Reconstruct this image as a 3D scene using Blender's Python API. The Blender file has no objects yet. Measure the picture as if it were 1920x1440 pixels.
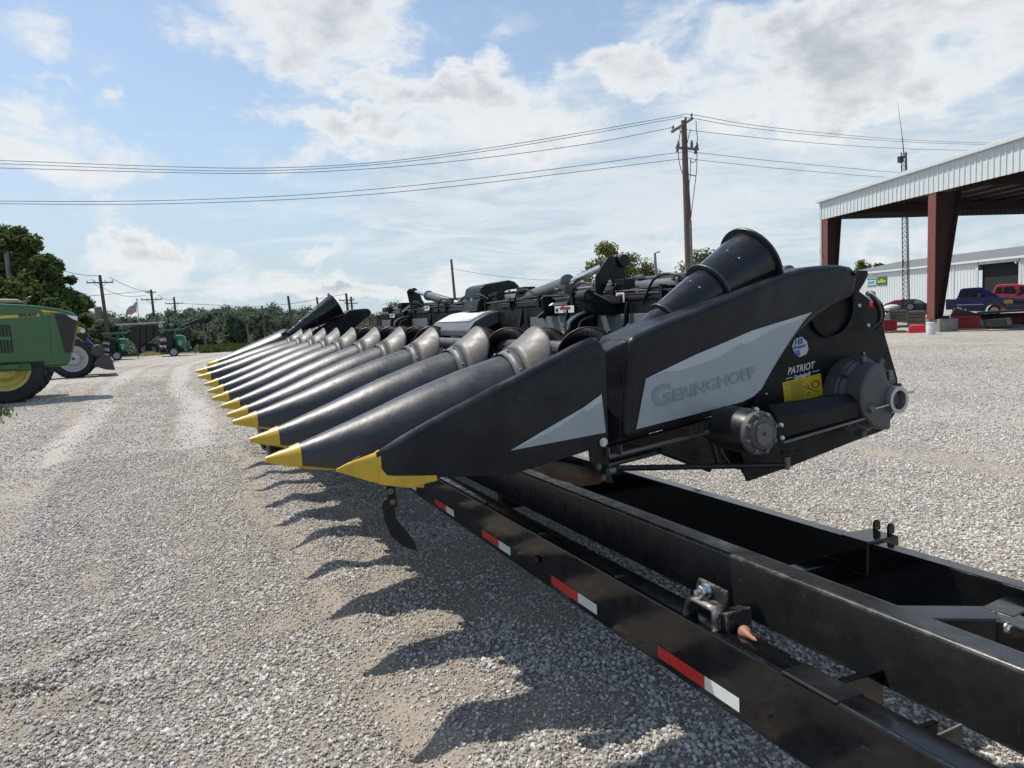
import bpy, bmesh, math, random
import numpy as np
from mathutils import Vector, Matrix
from math import sin, cos, tan, atan, atan2, sqrt, radians, degrees, pi
random.seed(7); rng = np.random.default_rng(7)
SC = bpy.context.scene
COL = SC.collection

# ------------------------------------------------------------------ camera
F = 1340.0; YAW = radians(25.9); ROLL = radians(2.5); HC = 1.75; PITCH = atan((720-590)/F)
_f = Vector((sin(YAW)*cos(PITCH), cos(YAW)*cos(PITCH), -sin(PITCH)))
_r0 = Vector((cos(YAW), -sin(YAW), 0)); _u0 = _r0.cross(_f)
_r = cos(ROLL)*_r0 - sin(ROLL)*_u0; _u = cos(ROLL)*_u0 + sin(ROLL)*_r0
CAM = Vector((0, 0, HC))
cd = bpy.data.cameras.new('camera'); cam = bpy.data.objects.new('camera', cd); COL.objects.link(cam)
cd.sensor_width = 36; cd.lens = F/1920*36; cd.clip_start = 0.05; cd.clip_end = 3000
M = Matrix((_r, _u, -_f)).transposed().to_4x4(); M.translation = CAM
cam.matrix_world = M; SC.camera = cam

def ray(x, y): return _f + (x-960)/F*_r - (y-720)/F*_u
def P(x, y, X=None, Y=None, Z=None, D=None):
    """the point of the place seen at photo pixel x,y lying on plane X=, Y=, Z= or at depth D="""
    d = ray(x, y)
    if X is not None: t = X/d.x
    elif Y is not None: t = Y/d.y
    elif Z is not None: t = (Z-HC)/d.z
    else: t = D
    return CAM + d*t

# ------------------------------------------------------------------ light
SUN = Vector((-0.37, 0.56, 1.10)).normalized()
sun_el = math.asin(SUN.z); sun_az = atan2(SUN.x, SUN.y)
ld = bpy.data.lights.new('sun', 'SUN'); ld.energy = 4.8; ld.angle = radians(0.55); ld.color = (1, 0.94, 0.85)
lo = bpy.data.objects.new('sun', ld); COL.objects.link(lo)
lo.rotation_euler = SUN.to_track_quat('Z', 'Y').to_euler(); lo.location = (-20, 20, 60)
SC.view_settings.view_transform = 'Standard'; SC.view_settings.look = 'None'
SC.view_settings.exposure = 0.0; SC.view_settings.gamma = 1.0

class NT:
    """tiny helper to write node trees"""
    def __init__(s, tree): s.t = tree; s.n = tree.nodes; s.l = tree.links
    def node(s, typ, **kw):
        n = s.n.new(typ)
        for k, v in kw.items(): setattr(n, k, v)
        return n
    def put(s, sock, v):
        if v is None: return
        if isinstance(v, bpy.types.NodeSocket): s.l.new(v, sock)
        else:
            try: sock.default_value = v
            except Exception: sock.default_value = (v, v, v)
    def math(s, op, a, b=None, c=None, clamp=False):
        n = s.node('ShaderNodeMath', operation=op); n.use_clamp = clamp
        s.put(n.inputs[0], a); s.put(n.inputs[1], b); s.put(n.inputs[2], c); return n.outputs[0]
    def mix(s, f, a, b, mode='MIX'):
        n = s.node('ShaderNodeMix', data_type='RGBA', blend_type=mode)
        s.put(n.inputs[0], f); s.put(n.inputs[6], a if isinstance(a, bpy.types.NodeSocket) else tuple(a)+(1,)); s.put(n.inputs[7], b if isinstance(b, bpy.types.NodeSocket) else tuple(b)+(1,)); return n.outputs[2]
    def noise(s, vec, scale, detail=4, rough=0.55, dist=0.0, out=0):
        n = s.node('ShaderNodeTexNoise'); s.put(n.inputs['Vector'], vec); n.inputs['Scale'].default_value = scale
        n.inputs['Detail'].default_value = detail; n.inputs['Roughness'].default_value = rough; n.inputs['Distortion'].default_value = dist
        return n.outputs[out]
    def voro(s, vec, scale, feature='F1', rand=1.0):
        n = s.node('ShaderNodeTexVoronoi', feature=feature); s.put(n.inputs['Vector'], vec); n.inputs['Scale'].default_value = scale
        n.inputs['Randomness'].default_value = rand; return n
    def ramp(s, f, stops):
        n = s.node('ShaderNodeValToRGB'); s.put(n.inputs[0], f); e = n.color_ramp.elements
        while len(e) < len(stops): e.new(0.5)
        for i, (p, c) in enumerate(stops):
            e[i].position = p; e[i].color = (c, c, c, 1) if isinstance(c, (int, float)) else tuple(c)+(1,)
        return n.outputs[0]
    def maprange(s, v, a, b, c=0., d=1., smooth=False):
        n = s.node('ShaderNodeMapRange', interpolation_type='SMOOTHSTEP' if smooth else 'LINEAR')
        s.put(n.inputs[0], v)
        for i, q in enumerate((a, b, c, d)): s.put(n.inputs[i+1], q)
        return n.outputs[0]
    def map(s, vec, scale=(1, 1, 1), rot=(0, 0, 0), loc=(0, 0, 0)):
        n = s.node('ShaderNodeMapping'); s.put(n.inputs[0], vec); n.inputs['Scale'].default_value = scale
        n.inputs['Rotation'].default_value = rot; n.inputs['Location'].default_value = loc; return n.outputs[0]
    def bump(s, h, strength=0.3, dist=0.01, normal=None):
        n = s.node('ShaderNodeBump'); n.inputs['Strength'].default_value = strength; n.inputs['Distance'].default_value = dist
        s.put(n.inputs['Height'], h); s.put(n.inputs['Normal'], normal); return n.outputs[0]

# ------------------------------------------------------------------ sky with broken cloud
W = bpy.data.worlds.new('World'); SC.world = W; W.use_nodes = True
W.cycles.sampling_method = 'MANUAL'; W.cycles.sample_map_resolution = 512
T = NT(W.node_tree); T.n.clear()
sky = T.node('ShaderNodeTexSky', sky_type='NISHITA'); sky.sun_disc = False
sky.sun_elevation = sun_el; sky.sun_rotation = sun_az; sky.air_density = 1.0; sky.dust_density = 0.6; sky.ozone_density = 1.4
bg1 = T.node('ShaderNodeBackground'); T.l.new(sky.outputs[0], bg1.inputs[0]); bg1.inputs[1].default_value = 0.15
tc = T.node('ShaderNodeTexCoord').outputs['Generated']
sep = T.node('ShaderNodeSeparateXYZ'); T.l.new(tc, sep.inputs[0])
dx, dy, dz = sep.outputs
az = T.math('ARCTAN2', dx, dy); el = T.math('ARCSINE', dz)
comb = T.node('ShaderNodeCombineXYZ'); T.l.new(az, comb.inputs[0]); T.l.new(el, comb.inputs[1])
warp = T.noise(tc, 9.0, 5, 0.6, 0, 1)
wv = T.node('ShaderNodeVectorMath', operation='SUBTRACT'); T.l.new(warp, wv.inputs[0]); wv.inputs[1].default_value = (.5, .5, .5)
ws = T.node('ShaderNodeVectorMath', operation='SCALE'); T.l.new(wv.outputs[0], ws.inputs[0]); ws.inputs['Scale'].default_value = 0.16
wa = T.node('ShaderNodeVectorMath', operation='ADD'); T.l.new(comb.outputs[0], wa.inputs[0]); T.l.new(ws.outputs[0], wa.inputs[1])
sp2 = T.node('ShaderNodeSeparateXYZ'); T.l.new(wa.outputs[0], sp2.inputs[0]); waz, wel = sp2.outputs[0], sp2.outputs[1]
def azel(x, y):
    d = ray(x, y).normalized(); return atan2(d.x, d.y), math.asin(d.z)
def blob(x, y, rx, ry, tilt=0.0, amp=1.0):
    a0, e0 = azel(x, y); ra, re = rx/F, ry/F
    a = T.math('SUBTRACT', waz, a0); e = T.math('SUBTRACT', wel, e0)
    ct, st = cos(tilt), sin(tilt)
    a2 = T.math('ADD', T.math('MULTIPLY', a, ct), T.math('MULTIPLY', e, st))
    e2 = T.math('SUBTRACT', T.math('MULTIPLY', e, ct), T.math('MULTIPLY', a, st))
    q = T.math('ADD', T.math('POWER', T.math('ABSOLUTE', T.math('DIVIDE', a2, ra)), 2), T.math('POWER', T.math('ABSOLUTE', T.math('DIVIDE', e2, re)), 2))
    v = T.math('SUBTRACT', 1.0, q, clamp=True)
    return T.math('MULTIPLY', v, amp)
def total(lst):
    s = lst[0]
    for b in lst[1:]: s = T.math('ADD', s, b)
    return s
puffs = total([blob(*b) for b in [
    (600, 30, 215, 115, -.1, 1.55), (370, 70, 110, 30, -.3, .5), (40, 75, 90, 60, .6, .7), (195, 110, 60, 34, .5, .45),
    (215, 212, 60, 22, .25, .8), (60, 265, 130, 52, -.1, 1.0), (250, 320, 120, 50, .35, .9), (60, 188, 120, 12, 0, .5),
    (820, 165, 290, 40, 0, 1.05), (560, 215, 240, 30, -.08, .75), (880, 232, 340, 66, 0, .95), (1150, 135, 130, 40, -.1, .8),
    (1230, 60, 140, 110, 0, .62), (1440, 130, 250, 120, .1, 1.05), (1780, 60, 290, 140, 0, 1.15), (1600, 190, 200, 60, 0, .6),
    (610, 470, 60, 26, .2, .9), (240, 500, 110, 45, .1, 1.35), (390, 495, 90, 22, 0, .7), (480, 545, 320, 40, 0, .75), (700, 550, 200, 26, 0, .8),
    (640, 250, 90, 34, .3, .5), (500, 290, 130, 24, .1, .5), (900, 520, 120, 26, 0, .5), (1640, 470, 130, 40, .2, .6), (1300, 480, 120, 40, 0, .6), (1880, 440, 120, 40, 0, .5)]])
veil = total([blob(*b) for b in [(1150, 330, 600, 210, 0, .95), (1750, 300, 520, 280, 0, .9), (900, 430, 700, 150, 0, .6), (800, 220, 450, 110, 0, .35), (250, 580, 900, 70, 0, .45), (1500, 560, 700, 90, 0, .5)]])
fine = T.noise(T.map(tc, (1, 1, 2.2)), 7.5, 10, 0.62, 0.3)
streak = T.noise(T.map(tc, (1, 1, 3.6), (0.10, 0, 0.3)), 11.0, 9, 0.66, 0.6)
p1 = T.math('ADD', T.math('MULTIPLY', puffs, 0.50), T.math('MULTIPLY', T.math('SUBTRACT', fine, 0.5), 1.75))
pm = T.maprange(p1, 0.03, 0.55, 0, 1, True)
v1 = T.math('ADD', T.math('MULTIPLY', veil, 0.75), T.math('MULTIPLY', T.math('SUBTRACT', streak, 0.5), 1.3))
vm = T.math('MAXIMUM', T.maprange(v1, 0.0, 0.8, 0.28, 0.88, True), T.maprange(el, 0.0, 0.34, 0.90, 0.28, True))
out_p = T.math('MULTIPLY', pm, 0.93)
mask = T.math('SUBTRACT', 1.0, T.math('MULTIPLY', T.math('SUBTRACT', 1.0, out_p), T.math('SUBTRACT', 1.0, vm)))
# the thick middle of a cloud is greyer than its rim
thick = T.maprange(T.math('ADD', p1, T.math('MULTIPLY', T.math('SUBTRACT', T.noise(tc, 14, 6, .6), .5), .5)), 0.42, 1.1, 0, 1, True)
ccol = T.mix(thick, (0.85, 0.875, 0.90), (0.49, 0.53, 0.575))
streak2 = T.noise(T.map(tc, (1, 1, 5.5), (0.16, 0.05, 0.9)), 6.0, 10, 0.68, 0.9)
sm = T.math('MULTIPLY', T.maprange(T.math('ADD', T.math('MULTIPLY', veil, .16), streak2), .52, .80, 0, .8, True), T.maprange(veil, 0.0, .5, .25, 1))
veilc = T.mix(pm, T.mix(sm, (0.535, 0.65, 0.75), (0.80, 0.83, 0.86)), ccol)
bg2 = T.node('ShaderNodeBackground'); T.l.new(veilc, bg2.inputs[0]); bg2.inputs[1].default_value = 1.0
mx = T.node('ShaderNodeMixShader'); T.l.new(mask, mx.inputs[0]); T.l.new(bg1.outputs[0], mx.inputs[1]); T.l.new(bg2.outputs[0], mx.inputs[2])
ow = T.node('ShaderNodeOutputWorld'); T.l.new(mx.outputs[0], ow.inputs[0])

# ------------------------------------------------------------------ materials
MAT = {}
def mat(name, col, rough=0.5, metal=0.0, var=0.15, vscale=6.0, bump=0.0, bscale=60.0, dirt=None, dirt_amt=0.35, dscale=5.0, scratch=0.0, spec=0.5, trans=0.0, coat=0.0):
    m = bpy.data.materials.new(name); m.use_nodes = True; t = NT(m.node_tree)
    b = m.node_tree.nodes['Principled BSDF']; co = t.node('ShaderNodeTexCoord').outputs['Object']
    n1 = t.noise(co, vscale, 5, .6)
    k = t.maprange(n1, .3, .7, 1-var, 1+var)
    c = t.mix(1.0, tuple(col), t.node('ShaderNodeCombineColor').outputs[0], 'MULTIPLY')
    cc = t.n[-1] if False else None
    comb = [n for n in t.n if n.bl_idname == 'ShaderNodeCombineColor'][0]
    for i in range(3): t.l.new(k, comb.inputs[i])
    if dirt:
        n2 = t.noise(co, dscale, 8, .68)
        c = t.mix(t.maprange(n2, .5, .72, 0, dirt_amt), c, tuple(dirt))
    r = t.maprange(t.noise(co, vscale*2.3, 6, .65), .3, .7, max(0.02, rough-0.09), min(1, rough+0.12))
    if scratch:
        s = t.noise(t.map(co, (1, 14, 3), (.3, .2, .5)), 16, 5, .7)
        s2 = t.noise(t.map(co, (12, 1.5, 3), (.1, .7, 1.2)), 13, 5, .7)
        sc = t.math('MAXIMUM', t.maprange(s, .66, .72, 0, scratch), t.maprange(s2, .67, .72, 0, scratch))
        c = t.mix(sc, c, (0.28, 0.28, 0.29))
    t.l.new(c, b.inputs['Base Color']); t.l.new(r, b.inputs['Roughness'])
    b.inputs['Metallic'].default_value = metal; b.inputs['Specular IOR Level'].default_value = spec
    if trans: b.inputs['Transmission Weight'].default_value = trans
    if coat: b.inputs['Coat Weight'].default_value = coat; b.inputs['Coat Roughness'].default_value = 0.08
    if bump:
        t.l.new(t.bump(t.noise(co, bscale, 4, .6), bump, 0.004), b.inputs['Normal'])
    MAT[name] = m; return m
mat('poly_black', (0.020, 0.023, 0.029), 0.39, spec=.65, var=.25, bump=.2, bscale=42, dirt=(0.10, 0.10, 0.10), dirt_amt=.22, scratch=.3)
mat('poly_side', (0.010, 0.0115, 0.015), 0.38, spec=.28, var=.3, bump=.2, bscale=70, dirt=(0.05, 0.05, 0.05), dirt_amt=.4, dscale=3, scratch=.16)
mat('poly_flap', (0.10, 0.098, 0.095), 0.47, var=.3, bump=.3, bscale=50, dirt=(0.22, 0.14, 0.07), dirt_amt=.5, dscale=4)
mat('strap', (0.10, 0.105, 0.11), 0.5, var=.2, dirt=(.2, .18, .15))
mat('yellow_poly', (0.62, 0.40, 0.03), 0.36, var=.12, dirt=(0.18, 0.11, 0.03), dirt_amt=.5, dscale=11, bump=.2)
mat('frame_black', (0.007, 0.0075, 0.009), 0.38, spec=.35, var=.3, dirt=(0.05, 0.045, 0.04), dirt_amt=.35, bump=.1, bscale=90)
mat('plate_black', (0.006, 0.0065, 0.0075), 0.45, spec=.2, var=.25, dirt=(0.035, 0.033, 0.032), dirt_amt=.4)
mat('cone_black', (0.006, 0.007, 0.010), 0.19, var=.2, dirt=(0.035, 0.035, 0.04), dirt_amt=.25, bump=.12, bscale=20, scratch=.35)
mat('cast_grey', (0.075, 0.077, 0.08), 0.5, var=.15, bump=.5, bscale=120)
mat('cast_rim', (0.15, 0.15, 0.15), 0.45, metal=.6)
mat('aluminium', (0.45, 0.45, 0.44), 0.38, metal=.8)
mat('bolt_zinc', (0.62, 0.64, 0.66), 0.25, metal=1.0)
mat('chrome', (0.75, 0.78, 0.8), 0.12, metal=1.0)
mat('decal_light', (0.46, 0.50, 0.52), 0.35, var=.06, dirt=(.25, .26, .27), dirt_amt=.2)
mat('decal_grey', (0.33, 0.365, 0.385), 0.35, var=.06, dirt=(.2, .2, .2), dirt_amt=.25)
mat('letter_grey', (0.215, 0.26, 0.30), 0.4, var=.05)
mat('letter_white', (0.6, 0.6, 0.62), 0.4, var=.05)
mat('sticker_yellow', (0.55, 0.38, 0.02), 0.4, var=.06)
mat('sticker_ink', (0.10, 0.08, 0.03), 0.5)
mat('sticker_blue', (0.03, 0.15, 0.42), 0.4)
mat('sticker_silver', (0.5, 0.52, 0.55), 0.35)
mat('auger_rust', (0.07, 0.042, 0.03), 0.45, metal=.3, var=.4, dirt=(0.16, 0.08, 0.04), dirt_amt=.6)
mat('steel_worn', (0.16, 0.155, 0.15), 0.35, metal=.7, var=.3, dirt=(0.15, 0.07, 0.03), dirt_amt=.5)
mat('sheet_grey', (0.14, 0.155, 0.17), 0.42, var=.15, dirt=(.07, .07, .07))
mat('hood_grey', (0.10, 0.105, 0.11), 0.35, var=.15, bump=.1)
mat('label_white', (0.75, 0.76, 0.78), 0.45, var=.05)
mat('label_red', (0.45, 0.03, 0.02), 0.5)
mat('label_green', (0.02, 0.12, 0.03), 0.5)
mat('trailer_black', (0.004, 0.0042, 0.005), 0.11, var=.3, dirt=(0.04, 0.034, 0.028), dirt_amt=.3, dscale=2.2)
mat('tube_black', (0.015, 0.0155, 0.016), 0.30, var=.2, dirt=(0.055, 0.05, 0.045), dirt_amt=.5, dscale=4, bump=.12, bscale=60, scratch=.22)
mat('tape_red', (0.50, 0.018, 0.012), 0.32, var=.1, dirt=(.2, .03, .03), dirt_amt=.4, dscale=25)
mat('tape_white', (0.66, 0.69, 0.66), 0.32, var=.05, dirt=(.5, .5, .48), dirt_amt=.3, dscale=25)
mat('copper_rust', (0.30, 0.14, 0.08), 0.55, var=.3, dirt=(.12, .06, .04))
mat('rubber', (0.018, 0.018, 0.019), 0.75, var=.3, dirt=(0.075, 0.068, 0.06), dirt_amt=.5)
mat('rim_white', (0.5, 0.5, 0.5), 0.5, dirt=(.2, .18, .15))
mat('rim_yellow', (0.55, 0.45, 0.10), 0.5, dirt=(.3, .28, .18))
mat('hose_black', (0.012, 0.012, 0.013), 0.4)
mat('hose_white', (0.55, 0.55, 0.53), 0.5)
mat('tractor_green', (0.022, 0.105, 0.028), 0.3, var=.08, coat=.4, dirt=(.05, .12, .05), dirt_amt=.2)
mat('tractor_yellow', (0.55, 0.42, 0.06), 0.4, var=.05)
mat('tender_green', (0.012, 0.13, 0.06), 0.3, var=.1, coat=.3)
mat('tender_roof', (0.42, 0.42, 0.40), 0.6)
mat('grill_dark', (0.018, 0.016, 0.016), 0.5, var=.4, dirt=(.06, .035, .03), dirt_amt=.5, dscale=9)
mat('glass_dark', (0.015, 0.02, 0.022), 0.08, spec=.8)
mat('cab_tan', (0.42, 0.33, 0.23), 0.5)
mat('orange_yellow', (0.50, 0.27, 0.05), 0.4)
mat('blue_paint', (0.01, 0.06, 0.38), 0.3, coat=.4)
mat('bucket_steel', (0.045, 0.045, 0.048), 0.5, dirt=(.10, .07, .05))
mat('wood_pole', (0.115, 0.088, 0.066), 0.85, var=.35, bump=.5, bscale=8, dirt=(.2, .18, .15), dirt_amt=.3)
mat('pole_pale', (0.19, 0.185, 0.17), 0.8, var=.3)
mat('wire', (0.03, 0.032, 0.035), 0.6)
mat('insulator', (0.10, 0.10, 0.11), 0.3)
mat('rust_steel', (0.175, 0.055, 0.043), 0.55, var=.15, dirt=(.10, .04, .035))
mat('rust_shade', (0.035, 0.015, 0.015), 0.6, var=.15)  # shaded copy of the column steel, canopy shade put into the colour
mat('white_metal', (0.58, 0.61, 0.62), 0.45, var=.05, dirt=(.5, .5, .48), dirt_amt=.25)
mat('roof_grey', (0.14, 0.145, 0.15), 0.6)
mat('deck_shade', (0.06, 0.06, 0.063), 0.5, var=.15)  # dark grey that carries the shade under the canopy roof
mat('void_dark', (0.01, 0.01, 0.011), 0.9)
mat('concrete', (0.27, 0.26, 0.24), 0.9, var=.15, bump=.3, bscale=20, dirt=(.15, .14, .12))
mat('plastic_white', (0.68, 0.69, 0.70), 0.45)
mat('crate_red', (0.26, 0.012, 0.02), 0.5, dirt=(.12, .03, .03))
mat('box_red', (0.62, 0.02, 0.045), 0.45)
mat('wood_grey', (0.14, 0.125, 0.105), 0.85, var=.35, bump=.4, bscale=14)
mat('cardboard', (0.32, 0.24, 0.16), 0.8)
mat('truck_blue', (0.014, 0.017, 0.095), 0.22, coat=.6, var=.05)
mat('truck_red', (0.38, 0.03, 0.05), 0.25, coat=.6, var=.05)
mat('car_dark', (0.02, 0.035, 0.04), 0.22, coat=.5)
mat('maroon', (0.18, 0.012, 0.03), 0.45)
mat('lamp_amber', (0.5, 0.28, 0.1), 0.2)
mat('flag_red', (0.50, 0.04, 0.05), 0.8); mat('flag_white', (0.75, 0.75, 0.75), 0.8); mat('flag_blue', (0.02, 0.04, 0.16), 0.8)
mat('sign_blue', (0.02, 0.14, 0.26), 0.5); mat('sign_green', (0.02, 0.13, 0.03), 0.5); mat('sign_yellow', (0.6, 0.42, 0.05), 0.5); mat('sign_white', (0.72, 0.74, 0.74), 0.5)
mat('bark', (0.07, 0.055, 0.042), 0.9, bump=.5, bscale=20)
mat('straw', (0.42, 0.32, 0.14), 0.9)

def leafmat(name, c1, c2):
    m = bpy.data.materials.new(name); m.use_nodes = True; t = NT(m.node_tree); b = m.node_tree.nodes['Principled BSDF']
    co = t.node('ShaderNodeTexCoord').outputs['Object']
    a = t.noise(co, .55, 3); w = t.node('ShaderNodeTexWhiteNoise', noise_dimensions='3D')
    g = t.node('ShaderNodeNewGeometry')
    rr = t.math('ADD', t.math('MULTIPLY', a, .9), t.math('MULTIPLY', g.outputs['Random Per Island'], .55))
    t.l.new(t.mix(t.maprange(rr, .35, 1.05, 0, 1), c1, c2), b.inputs['Base Color'])
    b.inputs['Roughness'].default_value = .8; b.inputs['Specular IOR Level'].default_value = .12
    tr = t.node('ShaderNodeBsdfTranslucent'); tr.inputs[0].default_value = tuple(min(1, q*1.5) for q in c2)+(1,)
    mxs = t.node('ShaderNodeMixShader'); mxs.inputs[0].default_value = .22
    t.l.new(b.outputs[0], mxs.inputs[1]); t.l.new(tr.outputs[0], mxs.inputs[2])
    t.l.new(mxs.outputs[0], m.node_tree.nodes['Material Output'].inputs[0]); MAT[name] = m
leafmat('leaf_dark', (0.032, 0.056, 0.018), (0.10, 0.14, 0.040))
leafmat('leaf_mid', (0.032, 0.055, 0.018), (0.085, 0.115, 0.035))
leafmat('leaf_pale', (0.055, 0.075, 0.02), (0.15, 0.165, 0.05))
def edge_wear_glint(name, amt=.5, rad=.010):  # scuffed edges, with a pale edge highlight painted into the colour as well
    m = MAT[name]; t = NT(m.node_tree); b = m.node_tree.nodes['Principled BSDF']; co = t.node('ShaderNodeTexCoord').outputs['Object']
    bv = t.node('ShaderNodeBevel'); bv.samples = 4; bv.inputs['Radius'].default_value = rad; g = t.node('ShaderNodeNewGeometry')
    dp = t.node('ShaderNodeVectorMath', operation='DOT_PRODUCT'); t.l.new(bv.outputs[0], dp.inputs[0]); t.l.new(g.outputs['True Normal'], dp.inputs[1])
    e = t.maprange(dp.outputs['Value'], .995, .90, 0, 1)
    nz = t.maprange(t.noise(co, 11, 8, .78), .46, .58, 0, amt); e = t.math('MULTIPLY', e, nz)
    drip = t.maprange(t.noise(t.map(co, (26, 26, 1.6)), 1.6, 4, .7), .66, .74, 0, .20); e = t.math('MAXIMUM', e, drip)
    old = b.inputs['Base Color'].links[0].from_socket; t.l.new(t.mix(e, old, (.30, .28, .25)), b.inputs['Base Color'])
edge_wear_glint('tube_black', 1.0, .016)
leafmat('leaf_haze', (0.075, 0.095, 0.072), (0.145, 0.175, 0.115))  # lightened and greyed leaves, distance haze put into their colour

# ------------------------------------------------------------------ mesh helpers
ORG = {}
class MB:
    def __init__(s): s.v = []; s.f = []; s.m = []; s.mats = []; s.cur = 0
    def use(s, name):
        if name not in s.mats: s.mats.append(name)
        s.cur = s.mats.index(name); return s
    def face(s, idx): s.f.append(tuple(idx)); s.m.append(s.cur)
    def poly(s, pts):
        b = len(s.v); s.v += [Vector(p) for p in pts]; s.face(range(b, b+len(pts))); return s
    def prism(s, pts, vec):
        """outline pts swept along vec"""
        b = len(s.v); n = len(pts); vec = Vector(vec)
        s.v += [Vector(p) for p in pts] + [Vector(p)+vec for p in pts]
        s.face(range(b, b+n)); s.face(range(b+2*n-1, b+n-1, -1))
        for i in range(n):
            j = (i+1) % n; s.face((b+i, b+n+i, b+n+j, b+j))
        return s
    def box(s, c, size, R=None):
        c = Vector(c); x, y, z = (q/2 for q in size)
        pts = [Vector((a*x, b_*y, -z)) for a, b_ in ((-1, -1), (1, -1), (1, 1), (-1, 1))]
        R = R or Matrix.Identity(3)
        return s.prism([c + R @ p for p in pts], R @ Vector((0, 0, 2*z)))
    def bar(s, p0, p1, w, h, up=(0, 0, 1)):
        """box beam from p0 to p1, w wide, h high"""
        p0, p1 = Vector(p0), Vector(p1); d = (p1-p0).normalized(); sd = d.cross(Vector(up)).normalized(); u = sd.cross(d)
        q = [p0 + sd*a*w/2 + u*b*h/2 for a, b in ((-1, -1), (1, -1), (1, 1), (-1, 1))]
        return s.prism(q, p1-p0)
    def loft(s, rings, closed=True, caps=True):
        b = len(s.v); n = len(rings[0])
        for r in rings: s.v += [Vector(p) for p in r]
        for k in range(len(rings)-1):
            for i in range(n if closed else n-1):
                j = (i+1) % n; s.face((b+k*n+i, b+k*n+j, b+(k+1)*n+j, b+(k+1)*n+i))
        if caps and closed:
            s.face(range(b+n-1, b-1, -1)); e = b+(len(rings)-1)*n; s.face(range(e, e+n))
        return s
    def lathe(s, o, axis, prof, n=24, caps=True):
        """prof: (distance along axis, radius)"""
        o = Vector(o); a = Vector(axis).normalized(); t = Vector((0, 0, 1)) if abs(a.z) < .9 else Vector((1, 0, 0))
        u = a.cross(t).normalized(); w = a.cross(u)
        return s.loft([[o + a*d + (u*cos(2*pi*i/n) + w*sin(2*pi*i/n))*max(r, 1e-4) for i in range(n)] for d, r in prof], True, caps)
    def tube(s, p0, p1, r0, r1=None, n=12):
        p0, p1 = Vector(p0), Vector(p1); return s.lathe(p0, p1-p0, [(0, r0), ((p1-p0).length, r1 if r1 is not None else r0)], n)
    def path(s, pts, r, n=8, smooth=True):
        pts = [Vector(p) for p in pts]
        if smooth and len(pts) > 2:
            o = []; q = [pts[0]*2-pts[1]]+pts+[pts[-1]*2-pts[-2]]
            for i in range(1, len(q)-2):
                for k in range(6):
                    t = k/6; a, b_, c, d = q[i-1], q[i], q[i+1], q[i+2]
                    o.append(.5*((2*b_)+(c-a)*t+(2*a-5*b_+4*c-d)*t*t+(3*b_-a-3*c+d)*t**3))
            pts = o+[pts[-1]]
        rings = []; u = None
        for i, p in enumerate(pts):
            d = (pts[min(i+1, len(pts)-1)]-pts[max(i-1, 0)]).normalized()
            if u is None:
                t = Vector((0, 0, 1)) if abs(d.z) < .9 else Vector((1, 0, 0)); u = d.cross(t).normalized()
            u = (u - d*u.dot(d)).normalized(); w = d.cross(u)
            rr = r[i*len(r)//len(pts)] if isinstance(r, (list, tuple)) else r
            rings.append([p+(u*cos(2*pi*k/n)+w*sin(2*pi*k/n))*rr for k in range(n)])
        return s.loft(rings)
    def ball(s, c, r, n=10, sq=(1, 1, 1)):
        c = Vector(c); rings = []
        for i in range(n//2+1):
            a = pi*i/(n//2); rr = max(sin(a), 1e-3)
            rings.append([c+Vector((rr*cos(2*pi*k/n)*r*sq[0], rr*sin(2*pi*k/n)*r*sq[1], cos(a)*r*sq[2])) for k in range(n)])
        return s.loft(rings)
    def text(s, string, o, u, v, h, mat_, bold=0.0, shear=0.0, width=None, depth=.0015, spacing=1.0):
        """flat lettering: origin o (baseline left), reading direction u, up v, cap height h"""
        cu = bpy.data.curves.new('t', 'FONT'); cu.body = string; cu.size = 1; cu.offset = bold; cu.shear = shear; cu.extrude = .01; cu.space_character = spacing; cu.resolution_u = 3
        ob = bpy.data.objects.new('t', cu); me = bpy.data.meshes.new_from_object(ob)
        u = Vector(u).normalized(); v = Vector(v); v = (v-u*v.dot(u)).normalized(); nrm = u.cross(v)
        xs = [p.co.x for p in me.vertices]; w = max(xs)-min(xs); x0 = min(xs); k = h/0.70; kx = width/w if width else k
        s.use(mat_); b = len(s.v)
        s.v += [Vector(o)+u*(p.co.x-x0)*kx+v*p.co.y*k+nrm*(p.co.z/.01*depth) for p in me.vertices]
        for f in me.polygons: s.face([b+i for i in f.vertices])
        bpy.data.objects.remove(ob); bpy.data.curves.remove(cu); bpy.data.meshes.remove(me); return s
    def pieces(s):
        """vertex groups that stand apart from one another"""
        n = len(s.v); par = list(range(n))
        def fd(i):
            while par[i] != i: par[i] = par[par[i]]; i = par[i]
            return i
        for f in s.f:
            r_ = fd(f[0])
            for q in f[1:]: par[fd(q)] = r_
        isl = {}
        for i in range(n): isl.setdefault(fd(i), []).append(i)
        keys = list(isl); k = len(keys)
        if k < 2 or k > 400: return None
        lo = np.array([np.min([tuple(s.v[i]) for i in isl[q]], axis=0) for q in keys]); hi = np.array([np.max([tuple(s.v[i]) for i in isl[q]], axis=0) for q in keys])
        size = (hi-lo).max(1); gap = np.maximum(0, np.maximum(lo[:, None]-hi[None], lo[None]-hi[:, None]))
        near = np.sqrt((gap**2).sum(2)) <= np.maximum(.019, .48*np.maximum(size[:, None], size[None]))
        lab = list(range(k))
        for i in range(k):
            for j in range(i+1, k):
                if near[i, j] and lab[i] != lab[j]:
                    o, w = lab[j], lab[i]; lab = [w if q == o else q for q in lab]
        g = {}
        for i, q in enumerate(lab): g.setdefault(q, []).extend(isl[keys[i]])
        return list(g.values()) if len(g) > 1 else None
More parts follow.
